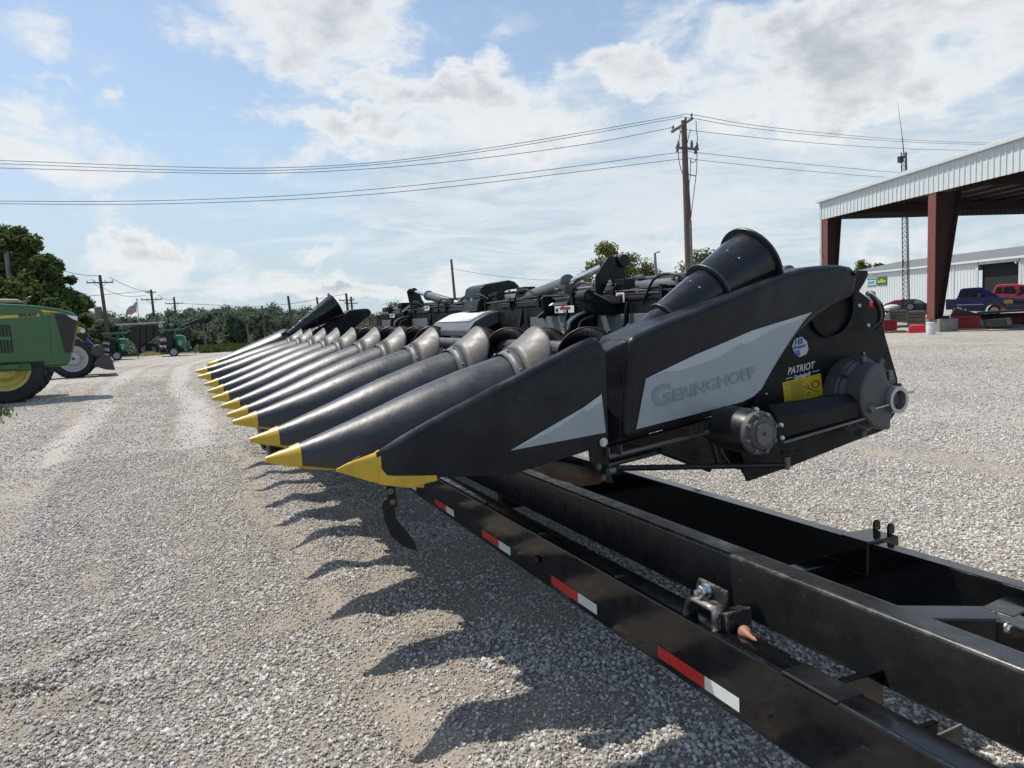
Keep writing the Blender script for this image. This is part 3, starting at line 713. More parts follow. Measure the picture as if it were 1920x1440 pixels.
# --- black end plate behind the shroud with stickers
YP = YN+.10
m = MB(); m.prism(T2([(1418, 742), (1450, 660), (1500, 590), (1560, 548), (1610, 545), (1640, 568), (1652, 590), (1660, 630), (1672, 672), (1682, 706), (1690, 760), (1655, 808), (1600, 828), (1480, 876), (1402, 903), (1398, 893), (1392, 884), (1398, 872), (1385, 840)], YP), (0, .012, 0))
plate = m.build('end_plate', 'plate_black', head, bevel=.002)
m = MB(); m.use('sticker_yellow').prism(T2([(1467, 717), (1539, 700), (1543, 741), (1472, 758)], YP-.003), (0, .002, 0))
m.use('sticker_ink')
def spt(u, v, Y=YP-.005):   # point on the yellow sticker
    a, b_, c, d = (1467, 717), (1539, 700), (1543, 741), (1472, 758)
    x = (a[0]*(1-u)+b_[0]*u)*(1-v)+(d[0]*(1-u)+c[0]*u)*v; y = (a[1]*(1-u)+b_[1]*u)*(1-v)+(d[1]*(1-u)+c[1]*u)*v
    return P(x, y, Y=Y)
for k in range(13):
    v = .08+k*.066
    m.poly([spt(.18, v), spt(.50+.04*(k % 3), v), spt(.50+.04*(k % 3), v+.018), spt(.18, v+.018)])
for v in (.12, .38, .68, .86): m.poly([spt(.05, v+.06), spt(.085, v), spt(.12, v+.06)])
for u_, v_, r_ in ((.62, .45, .05), (.84, .42, .11), (.64, .78, .05)):
    for k in range(10):
        a, b_ = 2*pi*k/10, 2*pi*(k+1)/10
        m.poly([spt(u_+r_*cos(a), v_+1.6*r_*sin(a)), spt(u_+r_*cos(b_), v_+1.6*r_*sin(b_)), spt(u_+r_*.75*cos(b_), v_+1.2*r_*sin(b_)), spt(u_+r_*.75*cos(a), v_+1.2*r_*sin(a))])
m.poly([spt(.64, .5), spt(.9, .8), spt(.9, .83), spt(.62, .53)])
m.build('warning_sticker', None, plate, smooth=0)
text_px('PATRIOT', 1477, 703, 1529, 689.5, 690, YP-.003, 'letter_white', .012, .35).build('lettering', None, plate, smooth=0)
m = text_px('Geringhoff', 1489, 711, 1520, 703, 704, YP-.003, 'letter_white', .03)
m.use('letter_white')
for a, b_ in (((1473, 710.5), (1486, 707.3)), ((1523, 697.5), (1536, 694))): m.bar(P(*a, Y=YP-.003), P(*b_, Y=YP-.003), .003, .003)
m.build('lettering', None, plate, smooth=0)
m = MB(); c = (1501, 651); hexp = [(1503, 631), (1513, 640), (1516, 655), (1512, 664), (1499, 670), (1489, 662), (1485, 650), (1490, 636)]
m.use('sticker_silver').prism(T2(hexp, YP-.003), (0, .002, 0))
m.use('sticker_blue').poly(T2([(1487, 658), (1500, 656), (1501, 664), (1499, 669), (1490, 662)], YP-.0045))
m.text('140', P(1491, 648, Y=YP-.0045), P(1507, 644, Y=YP)-P(1491, 648, Y=YP), (0, 0, 1), .030, 'sticker_blue', .03, .2, .055, .001)
m.text('Geringhoff', P(1487, 655, Y=YP-.0045), P(1515, 649, Y=YP)-P(1487, 655, Y=YP), (0, 0, 1), .014, 'sticker_blue', .03, .2, .088, .001)
m.build('anniversary_sticker', None, plate, smooth=0)
m = MB()
for x, y in ((1619, 663), (1436, 739), (1413, 766)): m.ball(P(x, y, Y=YP-.003), .009, 8)
m.build('bolt', 'bolt_zinc', plate)
# rear guard arm and hose reel drum behind the shroud
m = MB(); m.prism(T2([(1600, 507), (1627, 507), (1629, 514), (1622, 530), (1612, 546), (1607, 566), (1600, 566)], YN+.07), (0, .16, 0)); m.build('rear_guard', 'plate_black', head, bevel=.006)
c = P(1580, 572, Y=YN+.02); r = (P(1580, 634, Y=YN+.02)-c).length
m = MB(); m.lathe(c+Vector((0, .20, 0)), (0, -1, 0), [(0, r*.98), (.05, r), (.09, r), (.10, r*.96), (.12, r*.9), (.125, r*.5), (.13, r*.1)], 48)
m.build('round_guard', 'plate_black', head, smooth=40)
m = MB(); m.lathe(c+Vector((0, .08, 0)), (0, -1, 0), [(0, r*.99), (.012, r*1.0), (.02, r*.985), (.022, r*.93), (0.004, r*.92)], 48, caps=False); m.build('guard_rim', 'plate_black', head, smooth=40)
m = MB()
for x, y in ((1628, 610), (1611, 573), (1628, 559)): m.ball(P(x, y, Y=YN-.03), .010, 8)
m.build('bolt', 'bolt_zinc', head)
m = MB(); m.path([P(1628, 552, Y=YN-.01), P(1642, 565, Y=YN-.02), P(1650, 585, Y=YN-.02), P(1648, 602, Y=YN), P(1636, 613, Y=YN+.02)], .012); m.build('hose', 'hose_black', head)
m = MB(); m.path([P(1625, 548, Y=YN+.03), P(1637, 553, Y=YN+.0), P(1645, 566, Y=YN+.0), P(1652, 577, Y=YN+.02), P(1656, 592, Y=YN+.03)], .009); m.build('hose', 'hose_white', head)
m = MB(); m.path([P(1640, 560, Y=YN+.02), P(1652, 570, Y=YN), P(1657, 590, Y=YN), P(1652, 608, Y=YN+.02), P(1640, 618, Y=YN+.05)], .007); m.build('hose', 'hose_black', head)
m = MB(); m.box(P(1637, 571, Y=YN), (.03, .02, .03)); m.build('hose_cap', 'box_red', head, bevel=.004)
# --- large rear gear case
YG = YN-.10; c = P(1656, 745, Y=YG); r = .188
m = MB(); m.lathe(c+Vector((0, .2, 0)), (0, -1, 0), [(0, r*1.04), (.075, r*1.04), (.08, r*1.0), (.095, r), (.11, r*.93), (.135, r*.90)], 48)
gc = m.build('gear_case', 'cast_grey', head, smooth=35, bevel=.003)
m = MB()
for k in range(9):
    a = .35+2*pi*k/9; m.box(c+Vector((cos(a)*r*1.02, .10, sin(a)*r*1.02)), (.035, .05, .035), Matrix.Rotation(-a, 3, 'Y'))
m.build('case_lug', 'cast_grey', gc, bevel=.005)
face = c+Vector((0, .062, 0))
m = MB()   # raised belly that carries the drive tube
belly = [(1628, 700), (1640, 684), (1652, 681), (1660, 684), (1664, 700), (1668, 718), (1680, 730), (1690, 742), (1688, 760), (1676, 770), (1672, 786), (1672, 806), (1655, 806), (1636, 798), (1622, 780), (1614, 760), (1616, 725)]
m.prism(T2(belly, YG-.012), (0, .10, 0)); m.build('case_cover', 'cast_grey', gc, bevel=.016, seg=3)
m = MB(); m.prism(T2([(1667, 696), (1675, 694), (1677, 711), (1668, 713)], YG+.03), (0, .03, 0)); m.build('case_mark', 'cast_rim', gc, bevel=.003)
c2 = P(1687, 750, Y=YG-.04); r2 = (P(1703, 750, Y=YG-.04)-c2).length
m = MB(); m.lathe(c2+Vector((0, .10, 0)), (0, -1, 0), [(0, r2*1.05), (.10, r2*1.05), (.10, r2*.74), (.02, r2*.72)], 32, caps=False); m.build('shaft_ring', 'aluminium', gc, smooth=30)
m = MB(); m.lathe(c2+Vector((0, .085, 0)), (0, -1, 0), [(0, r2*.8), (.01, r2*.8)], 32); m.build('shaft_bore', 'void_dark', gc)
m = MB(); m.bar(P(1640, 766, Y=YG-.03), P(1674, 757, Y=YG-.03), .008, .008); m.bar(P(1695, 738, Y=YG+.0), P(1711, 735, Y=YG+.03), .02, .012); m.build('case_rib', 'aluminium', gc, bevel=.002)
m = MB(); m.lathe(P(1634, 766, Y=YG-.02), (0, -1, 0), [(-.05, .022), (.0, .022), (.01, .016)], 20); bolt(m, P(1686, 722, Y=YG+.05), r=.008); m.build('case_bolt', 'cast_rim', gc)
# --- drive tube cover: folded sheet running between the two gearboxes
def hexring(a, b_, Yf):
    (x1, y1_), (x2, y2_) = a, b_   # top and bottom silhouettes
    tp, bt = P(x1, y1_, Y=Yf+.05), P(x2, y2_, Y=Yf+.05); h = tp.z-bt.z; mid = P((x1+x2)/2, (y1_+y2_)/2, Y=Yf).x
    return [Vector((mid, Yf+.05, tp.z)), Vector((mid, Yf, tp.z-.33*h)), Vector((mid, Yf, tp.z-.86*h)), Vector((mid, Yf+.03, bt.z)), Vector((mid, Yf+.13, bt.z)), Vector((mid, Yf+.14, tp.z-.1*h))]
m = MB(); m.loft([hexring((1452, 757), (1462, 828), YN-.10), hexring((1606, 736), (1616, 782), YN-.10)])
m.build('drive_cover', 'plate_black', head, bevel=.006, smooth=25)
m = MB(); m.bar(P(1466, 829, Y=YN-.085), P(1632, 780, Y=YN-.085), .03, .012); m.build('cover_lip', 'cast_rim', head, bevel=.002)
# --- front gearbox barrel
c = P(1431, 813, Y=YN-.30); r = (P(1431, 772, Y=YN-.30)-c).length
m = MB(); m.lathe(c+Vector((0, .22, 0)), (0, -1, 0), [(0, r*1.04), (.03, r*1.06), (.12, r*1.06), (.17, r*1.0), (.19, r*.95)], 48)
gb = m.build('gearbox', 'frame_black', head, smooth=35)
m = MB(); m.lathe(c+Vector((0, .035, 0)), (0, -1, 0), [(0, r*1.0), (.02, r*1.0), (.024, r*.97), (.026, r*.78), (.038, r*.72), (.042, r*.62)], 48); m.build('gearbox_flange', 'cast_grey', gb, smooth=30)
m = MB(); m.lathe(c+Vector((0, -.007, 0)), (0, -1, 0), [(0, r*.53), (.006, r*.53), (.006, r*.50), (.004, r*.49), (.004, .001)], 40); m.build('gearbox_cap', 'cast_rim', gb, smooth=30)
m = MB()
for k in range(8):
    a = 2*pi*k/8+.3; bolt(m, c+Vector((cos(a)*r*.87, .010, sin(a)*r*.87)), r=.0085, h=.012)
bolt(m, c+Vector((0, -.010, 0)), r=.007, h=.01)
m.build('gearbox_bolt', 'cast_rim', gb)
m = MB()
for x, y in ((1464, 797), (1466, 821), (1418, 768)): m.ball(P(x, y, Y=YN-.16), .013, 10)
m.build('bolt', 'bolt_zinc', head)
m = MB()
for x, y, q in ((1468, 850, .011), (1480, 849, .006), (1497, 845, .007)): m.lathe(P(x, y, Y=YP-.002), (0, -1, 0), [(0, q), (.001, q)], 14)
m.build('plate_hole', 'void_dark', plate)
# --- row unit frame under the shroud
m = MB(); m.prism(T2([(1136, 838), (1190, 824), (1290, 797), (1395, 766), (1440, 800), (1430, 884), (1405, 884), (1372, 878), (1330, 878), (1300, 872), (1245, 845), (1165, 868), (1148, 872), (1140, 860)], YN+.17), (0, .03, 0)); m.build('row_frame', 'frame_black', head, bevel=.003)
m = MB(); p0, p1 = P(1141, 857, Y=YN+.03), P(1342, 806, Y=YN+.03); m.tube(p0, p1, .0125, n=14)
m.tube(P(1141, 872, Y=YN+.16), P(1240, 846, Y=YN+.16), .012, n=10)
m.build('lift_shaft', 'steel_worn', head)
m = MB()
for x, y in ((1140, 853), (1163, 848), (1294, 814), (1315, 808)): m.bar(P(x, y+5, Y=YN+.01), P(x-2, y-14, Y=YN+.01), .03, .004, (1, 0, 0))
m.build('shaft_tab', 'steel_worn', head)
m = MB(); m.tube(P(1150, 878, Y=YN-.0), P(1470, 872, Y=YN-.0), .0125, n=14); rod = m.build('link_rod', 'frame_black', head)
m = MB(); m.tube(P(1140, 884, Y=YN-.012), P(1152, 882, Y=YN-.012), .016, n=12); m.lathe(P(1475, 868, Y=YN), (0, 0, 1), [(-.03, .016), (.03, .016)], 12); m.build('rod_end', 'steel_worn', rod)
m = MB(); m.tube(P(1176, 828, Y=YN+.02), P(1240, 848, Y=YN+.04), .005, n=8); m.tube(P(1236, 845, Y=YN+.04), P(1330, 880, Y=YN+.12), .014, n=10); m.build('gas_strut', 'frame_black', head)
m = MB(); m.path([P(1335, 808, Y=YN+.05), P(1346, 822, Y=YN+.03), P(1351, 846, Y=YN+.03), P(1366, 870, Y=YN+.05)], .010); m.path([P(1320, 815, Y=YN+.1), P(1332, 825, Y=YN+.1), P(1345, 870, Y=YN+.1)], .010); m.build('latch_arm', 'frame_black', head)
# bracket and rusty skid under the divider
m = MB(); m.prism(T2([(1105, 843), (1140, 832), (1140, 868), (1151, 906), (1137, 905), (1122, 886), (1108, 866)], YN+.02), (0, .012, 0)); m.build('divider_bracket', 'frame_black', head, bevel=.002)
m = MB()
for x, y in ((1122, 875), (1131, 895)): bolt(m, P(x, y, Y=YN+.018), r=.009)
m.build('bolt', 'steel_worn', head)
m = MB(); rings = []
for x, y, hh in ((1008, 872, .012), (1030, 886, .05), (1060, 902, .08), (1095, 912, .085), (1128, 908, .06), (1146, 895, .03)):
    p = P(x, y, Y=YN+.06); rings.append([p+Vector((0, 0, hh)), p+Vector((0, .02, .0)), p+Vector((0, .12, -.005)), p+Vector((0, .20, .0)), p+Vector((0, .24, hh))])
m.loft(rings, closed=False); m.build('skid', 'auger_rust', head, solid=.008)
# hanging stalk knife under the second nose
m = MB(); m.bar(P(731, 898, Y=YN+.15), P(737, 952, Y=YN+.15), .006, .035, (1, 0, 0)); kb = m.build('knife_hanger', 'frame_black', head, bevel=.002)
m = MB(); m.prism(T2([(727, 933), (738, 944), (741, 957), (743, 973), (765, 998), (777, 1016), (784, 1035), (756, 1025), (733, 1005), (721, 975), (716, 950), (719, 938)], YN+.14), (0, .006, 0)); kn = m.build('stalk_knife', 'poly_side', head, bevel=.002)
m = MB()
for x, y in ((732, 921), (736, 941)): bolt(m, P(x, y, Y=YN+.135), r=.008)
m.build('bolt', 'steel_worn', kb)
# --- big cones (ear savers) over both ends
def cone(name_pts, Y, rr, n=26):
    pp = [P(x, y, Y=Y) for x, y in name_pts]; a, d = pp[0], pp[-1]; ax = (d-a).normalized()
    Ls = [(p-a).dot(ax) for p in pp[1:]]; prof = [(0, rr[0])]
    for L, r_ in zip(Ls[:-1], rr[1:-1]): prof += [(L, r_*.93), (L+.001, r_*.99)]
    prof += [(Ls[-1]-.04, rr[-1]*.93), (Ls[-1], rr[-1]), (Ls[-1], rr[-1]*.9), (Ls[-2], rr[-2]*.8)]
    m = MB(); m.lathe(a, ax, prof, n, caps=False)
    cn = m.build('ear_cone', 'cone_black', head, smooth=25)
    for L, r_ in zip(Ls, rr[1:]):
        r_ *= 1.10; L -= .006 if L < Ls[-1] else .012
        m = MB(); m.lathe(a+ax*(L-.006), ax, [(0, r_*.85), (0, r_*.99), (.004, r_), (.010, r_), (.012, r_*.99), (.012, r_*.85)], 40, caps=False)
        m.build('cone_flange', 'poly_black', cn, smooth=40)
    return cn, a, ax, Ls
cn, ca, cax, Ls = cone([(1142, 672), (1186, 641), (1246, 603), (1331, 550), (1410, 493)], YN+.22, (.038, .053, .088, .134, .174), 16)
m = MB(); up_ = Vector((-.5, -.55, .75)); up_ = (up_-cax*up_.dot(cax)).normalized()
for q in (Ls[2]-.12, Ls[2]+.13):
    r_ = lerp([(0, .04), (Ls[0], .056), (Ls[1], .095), (Ls[2], .145), (Ls[3], .182)], q)
    for s_ in (-.1, .35):
        u2 = (up_*cos(s_)+cax.cross(up_)*sin(s_)); m.ball(ca+cax*q+u2*r_, .0055, 8)
m.build('rivet', 'bolt_zinc', cn)
YF = Y0+11*ROW
cone([(540, 628), (553, 618), (567, 609), (588, 596), (631, 572)], YF-.2, (.04, .06, .09, .13, .19), 14)
m = MB(); m.prism(T2([(560, 640), (590, 617), (620, 600), (645, 588), (655, 582), (665, 580), (690, 578), (697, 583), (696, 592), (684, 600), (670, 612), (655, 632), (650, 645)], YF-.05), (0, .30, 0))
m.build('side_shroud', 'poly_side', head, bevel=.03, seg=3)
m = MB(); m.tube(P(613, 598, Y=YF-.25), P(646, 588, Y=YF-.25), .022, n=8); m.path([P(527, 627, Y=YF-.1), P(537, 622, Y=YF-.1), P(548, 618, Y=YF-.15)], .02, 6); m.build('cone_brace', 'steel_worn', head)
# far end divider, tall closed snout
m = MB(); xa2, xb2 = .55, 1.66
zt2 = [(0, 1.25), (.12, 1.30), (.5, 1.46), (.9, 1.62), (1.08, 1.70), (1.11, 1.68)]
m.loft([[Vector((q[0], YF-(q[1]-YN)+.1, q[2])) for q in div_ring(xa2+s, lerp(zt2, s), 1.22, lerp(TH, s)*1.0)] for s in (.12, .2, .35, .5, .7, .9, 1.05, 1.09, 1.11)])
fd = m.build('end_divider', 'poly_black', head, smooth=45)
m = MB(); m.loft([[Vector((q[0], YF-(q[1]-YN)+.1, q[2])) for q in div_ring(xa2+s, lerp(zt2, s)+.003, 1.21, lerp(TH, s)+.004)] for s in (0, .04, .08, .14)]); m.build('nose_tip', 'yellow_poly', fd, smooth=45)
# --- cross auger
XA, ZA, RA = 2.55, 1.50, .145
m = MB(); m.tube((XA, Y0+.3, ZA), (XA, YF-.3, ZA), .05, n=20); ag = m.build('cross_auger', 'steel_worn', head)
def flight(y_a, y_b, turn, name, mt, R=RA, ph=0, pitch=.6):
    m = MB(); N = int(abs(y_b-y_a)/pitch*36); prev = None; rings = []
    for k in range(N+1):
        y = y_a+(y_b-y_a)*k/N; a = ph+turn*2*pi*(y-y_a)/pitch
        d = Vector((cos(a), 0, sin(a))); rings.append([Vector((XA, y, ZA))+d*.048, Vector((XA, y, ZA))+d*R])
    m.loft(rings, closed=False); o = m.build(name, 'frame_black', ag, smooth=60, solid=.005)
    m = MB(); m.path([r_[1] for r_ in rings[::2]], .0065, 6, False); m.build('flight_edge', mt, ag, smooth=60); return o
flight(Y0+.35, 6.2, 1, 'auger_flight', 'auger_rust', ph=1.2); flight(YF-.35, 6.9, 1, 'auger_flight', 'auger_rust', RA*1.15, ph=.4, pitch=.5)
# trough, deck under the snouts and back sheets
m = MB(); prof = [(1.50, 1.10), (1.75, 1.24), (2.1, 1.34), (2.35, 1.27), (2.55, 1.22), (2.75, 1.27), (2.85, 1.42), (2.90, 1.60)]
m.loft([[Vector((x, yy, z)) for x, z in prof] for yy in (Y0+.18, YF-.15)], closed=False); m.build('auger_trough', 'frame_black', head, solid=.01)
m = MB(); m.box((1.45, 7.0, 1.17), (.8, 7.4, .03)); m.build('row_deck', 'plate_black', head)
for i in range(11):
    m = MB(); yy = Y0+ROW*(i+.5); m.box((1.5, yy-.10, 1.20), (1.0, .05, .10)); m.box((1.5, yy+.10, 1.20), (1.0, .05, .10)); m.box((1.9, yy, 1.22), (.25, .3, .14))
    m.build('row_unit', 'sheet_grey' if i < 2 else 'frame_black', head, bevel=.006)
m = MB(); XB = 2.93
m.use('frame_black').box((XB+.02, 6.65, 1.62), (.02, 8.0, .42))
m.use('sheet_grey'); m.box((XB, 4.45, 1.645), (.012, 2.3, .15)); m.box((XB-.006, 4.45, 1.48), (.012, 2.3, .15)); m.box((XB, 9.3, 1.6), (.012, 2.0, .3))
m.build('back_sheet', None, head, bevel=.003, smooth=25)
# end floor at the near side: lower body seen beneath
m = MB(); m.box((2.2, 7.0, 1.08), (.16, 7.6, .14)); m.box((2.72, 7.0, 1.10), (.16, 7.6, .16)); m.build('main_beam', 'frame_black', head, bevel=.015)
# --- top frame tubes
m = MB(); pz = P(1100, 566, X=2.98).z; m.tube((2.98, 2.85, pz), (2.98, 10.4, pz), .045, n=18); m.build('frame_tube', 'frame_black', head)
m = MB(); pz2 = P(1100, 549, X=3.14).z; m.tube((3.14, 2.9, pz2), (3.14, 10.2, pz2), .055, n=18); m.build('frame_tube', 'hood_grey', head)
m = MB(); pz3 = P(1030, 541, X=3.3).z
for ya, yb in ((3.4, 6.1), (6.9, 8.2)): m.prism([(3.22, ya, pz3-.12), (3.26, ya, pz3), (3.5, ya, pz3+.03), (3.5, ya, pz3-.14)], (0, yb-ya, 0))
m.build('top_cover', 'poly_side', head, bevel=.01)
m = MB(); w0 = P(1115, 571, X=2.95)
m.prism(T2([(1032, 573), (1038, 568), (1108, 563), (1110, 570)], P(1070, 570, X=2.97).y), (0, .03, 0)); m.build('wear_strip', 'label_white', head)
def lbl(px, X, hgt, wid, parent=head, name='label'):
    c = P(*px, X=X); m = MB()
    m.use('label_white').box(c, (.003, wid, hgt)); m.use('label_red').box(c+Vector((-.003, -wid*.05, hgt*.18)), (.003, wid*.55, hgt*.34)); m.use('label_green').box(c+Vector((-.003, wid*.38, -.05*hgt)), (.003, wid*.14, hgt*.5))
    m.build(name, None, parent, smooth=0)
lbl((1058, 580), 2.9, .055, .30); lbl((1163, 558), 2.92, .07, .1); lbl((735, 592), 2.9, .05, .25); lbl((800, 578), 2.9, .05, .2)
# pipes, clamps and fittings strung along the frame
for dz_, dx_, r_ in ((.062, -.01, .010), (.075, .03, .008), (-.058, -.02, .011), (.05, -.045, .007)):
    m = MB(); m.path([(2.98+dx_+.006*sin(k*1.3+dz_*90), 3.1+.6*k, pz+dz_+.010*sin(k*2.1+dx_*60)) for k in range(12)], r_, 6); m.build('hydraulic_pipe', 'hose_black' if dz_ > .055 else 'steel_worn', head)
for k in range(13):
    y_ = 3.2+.56*k; m = MB(); m.box((2.975, y_, pz+.03), (.11, .035, .10)); m.tube((2.93, y_, pz+.04), (2.93, y_, pz+.085), .009, n=8); m.build('pipe_clamp', 'frame_black', head, bevel=.004)
for k, (x_, y_, z_, s_) in enumerate(((3.02, 4.3, .10, .10), (3.0, 5.1, .11, .08), (3.05, 5.9, .12, .12), (3.0, 6.4, .11, .09), (3.02, 7.7, .10, .10), (3.0, 8.8, .11, .09), (3.05, 9.6, .10, .12), (3.0, 3.6, .10, .09))):
    m = MB(); m.box((x_, y_, pz+z_), (s_, s_*1.3, s_*.9)); m.tube((x_-.06, y_-s_*.3, pz+z_), (x_-.10, y_-s_*.3, pz+z_), .016, n=8); m.tube((x_-.05, y_+s_*.3, pz+z_), (x_-.09, y_+s_*.3, pz+z_+.01), .013, n=8); m.build('valve_block', 'steel_worn' if k % 3 == 1 else 'frame_black', head, bevel=.006)
for k in range(7):
    y_ = 3.5+1.0*k; m = MB(); m.path([(2.94, y_, pz+.09), (2.90, y_+.12, pz+.14), (2.91, y_+.3, pz+.12), (2.93, y_+.42, pz+.02), (2.95, y_+.5, pz-.06)], .009, 6); m.build('hose', 'hose_black', head)
for k in range(9):
    y_ = 3.3+.8*k; m = MB(); m.prism([(2.915, y_, pz-.02), (2.915, y_, pz-.16), (2.86, y_, pz-.20), (2.90, y_, pz-.02)], (0, .02, 0)); m.build('rib_plate', 'frame_black', head, bevel=.003)
# --- folding cylinders and posts
def cyl(b0, b1, r1, rr, X):
    a, b_, c_ = P(*b0, X=X), P(*b1, X=X), P(*r1, X=X); d = (b_-a).normalized()
    m = MB(); m.lathe(a, d, [(0, rr*.8), (.015, rr), ((b_-a).length-.03, rr), ((b_-a).length-.03, rr*1.22), ((b_-a).length, rr*1.22), ((b_-a).length, rr*.5)], 20)
    o = m.build('fold_cylinder', 'hood_grey', head, smooth=35)
    m = MB(); m.tube(b_-d*.02, c_, rr*.42, n=14); m.build('cylinder_rod', 'chrome', o)
    m = MB(); m.lathe(a-d*.03+Vector((0, .05, 0)), (0, -1, 0), [(0, rr*.75), (.1, rr*.75)], 14); m.lathe(c_+Vector((0, .05, 0)), (0, -1, 0), [(0, rr*.8), (.1, rr*.8)], 14); m.build('cylinder_eye', 'frame_black', o)
    return o
cyl((905, 590), (1066, 531), (1141, 495), .062, 3.05)
cyl((862, 572), (803, 554), (775, 546), .052, 3.05)
Yp = P(1160, 530, X=3.12).y
m = MB()
for off in (-.07, .05): m.prism(T2([(1140, 500), (1144, 484), (1158, 480), (1166, 486), (1170, 500), (1174, 540), (1181, 588), (1160, 590), (1154, 545), (1146, 520)], Yp+off), (0, .018, 0))
m.prism(T2([(1128, 500), (1140, 482), (1150, 480), (1156, 492), (1145, 518), (1130, 552), (1117, 552), (1117, 520)], Yp-.10), (0, .018, 0))
m.lathe(P(1154, 491, Y=Yp+.02), (0, -1, 0), [(0, .048), (.12, .048)], 16)
m.build('fold_post', 'frame_black', head, bevel=.004)
Yq = P(780, 570, X=3.1).y
m = MB()
for off in (-.05, .06): m.prism(T2([(763, 546), (768, 541), (778, 542), (788, 552), (797, 575), (803, 594), (786, 594), (778, 572), (770, 575), (766, 560)], Yq+off), (0, .018, 0))
m.tube(P(778, 580, Y=Yq), P(800, 574, Y=Yq), .04, n=10); m.prism(T2([(756, 585), (770, 572), (784, 576), (782, 598), (757, 598)], Yq-.1), (0, .1, 0)); m.prism(T2([(724, 577), (735, 575), (738, 590), (724, 590)], Yq+1.2), (0, .2, 0))
m.build('fold_post', 'frame_black', head, bevel=.004)
# near fold bracket: mitred box frame and round boss
Yb = P(1150, 575, X=2.9).y
m = MB(); m.prism(T2([(1107, 549), (1112, 546), (1152, 566), (1190, 562), (1198, 566), (1196, 586), (1150, 592), (1118, 588), (1110, 575)], Yb), (0, .14, 0)); m.build('fold_bracket', 'frame_black', head, bevel=.008)
m = MB(); m.bar(P(1109, 547, Y=Yb-.006), P(1151, 569, Y=Yb-.006), .008, .008); m.bar(P(1151, 569, Y=Yb-.006), P(1190, 564, Y=Yb-.006), .008, .008); m.build('weld_seam', 'aluminium', head)
m = MB(); c = P(1105, 555, Y=Yb-.02); m.lathe(c, (0, -1, 0), [(-.12, .045), (0, .045), (0, .03), (-.05, .028)], 20, caps=False); m.build('pivot_boss', 'frame_black', head)
# auger dividers: curved black brackets with pale lips
def ag_bracket(px, k=1.0, Ym=None):
    x, y = px
    pts = [(x+(a)*k, y+b_*k) for a, b_ in ((-6, 52), (-9, 30), (-7, 12), (2, 1), (16, -7), (46, -14), (96, -18), (98, -4), (62, 2), (50, 10), (44, 18), (52, 36), (54, 52), (44, 52), (34, 34), (24, 34), (10, 52))]
    Yz = P(x+20*k, y+10*k, X=2.8).y
    m = MB(); m.prism(T2(pts, Yz), (0, .06, 0)); o = m.build('auger_bracket', 'frame_black', head, bevel=.006)
    m = MB(); m.path(T2([(x-8*k, y+24*k), (x-5*k, y+11*k), (x+4*k, y+2*k), (x+18*k, y-6*k), (x+44*k, y-12*k)], Yz-.008), .012*k**.3, 6); m.build('bracket_lip', 'sheet_grey', o)
    m = MB(); m.path(T2([(x+10*k, y+26*k), (x+14*k, y+10*k), (x+24*k, y+3*k), (x+38*k, y-2*k)], Yz-.012), .009*k**.3, 6); m.build('bracket_lip', 'sheet_grey', o)
ag_bracket((1074, 594)); ag_bracket((744, 599), .5)
# white and dark panels seen through the end frame
m = MB(); m.box((3.0, 3.15, 1.55), (.02, .7, .34)); m.build('end_sheet', 'hood_grey', head)
# --- centre hood with white label
Xh = 2.62
fl, fr = P(806, 617, X=Xh), P(879, 626, X=Xh)
m = MB(); ya, yb = fr.y, fl.y; zf = (fl.z+fr.z)/2
prof = [(Xh, zf-.05), (Xh, zf+.01), (Xh+.06, zf+.09), (Xh+.22, zf+.165), (Xh+.38, zf+.19), (Xh+.40, zf+.17), (Xh+.40, zf+.10), (Xh+.20, zf+.02), (Xh+.08, zf-.04)]
m.prism([(x, ya, z) for x, z in prof], (0, yb-ya, 0)); hood = m.build('centre_hood', 'hood_grey', head, bevel=.012, seg=3)
m = MB(); m.loft([[Vector((x-.004, yy, z+.005)) for x, z in prof[2:5]] for yy in (ya+.10, yb-.10)], closed=False); m.build('hood_label', 'label_white', hood, solid=.002)
# gearbox cover above the centre
Yc = P(935, 550, X=3.1).y
m = MB(); m.prism(T2([(900, 560), (901, 545), (903, 538), (912, 533), (935, 529), (955, 525), (966, 528), (974, 536), (976, 541), (966, 541), (958, 540), (946, 548), (922, 557)], Yc), (0, .42, 0)); m.prism(T2([(893, 583), (898, 561), (921, 558), (915, 583)], Yc+.02), (0, .38, 0))
m.build('drive_hood', 'poly_side', head, bevel=.02, seg=3)
m = MB(); m.tube(P(950, 562, Y=Yc+.1), P(975, 560, Y=Yc+.1), .05, n=14); m.box(P(970, 565, Y=Yc+.05), (.10, .12, .16)); m.tube(P(962, 573, Y=Yc), P(1000, 570, Y=Yc-.2), .02); m.build('drive_motor', 'steel_worn', head, bevel=.008)
m = MB()
for x, y in ((966, 553), (972, 560), (985, 552), (955, 545), (884, 562), (968, 569)): m.ball(P(x, y, Y=Yc-.03), .016, 8)
m.build('fitting', 'bolt_zinc', head)
m = MB(); Yd = P(1030, 570, X=2.9).y
m.prism(T2([(1016, 560), (1019, 556), (1034, 556), (1040, 562), (1040, 590), (1014, 597), (1008, 594), (1020, 584)], Yd), (0, .03, 0)); m.prism(T2([(1022, 566), (1036, 558), (1044, 566), (1040, 594), (1020, 598)], Yd+.12), (0, .03, 0)); m.build('valve_bracket', 'frame_black', head, bevel=.003)
m = MB()
for dx, w in ((0, .010), (3, .009), (6, .010)):
    m.path([P(1180+dx, 575, X=3.2), P(1205+dx, 548-dx, X=3.25), P(1232+dx, 524-dx*.5, X=3.3), P(1247+dx, 514, X=3.3), P(1253-dx, 519, X=3.3), P(1240-dx, 532, X=3.3), P(1215-dx, 543, X=3.3), P(1170, 562, X=3.3)], w, 7)
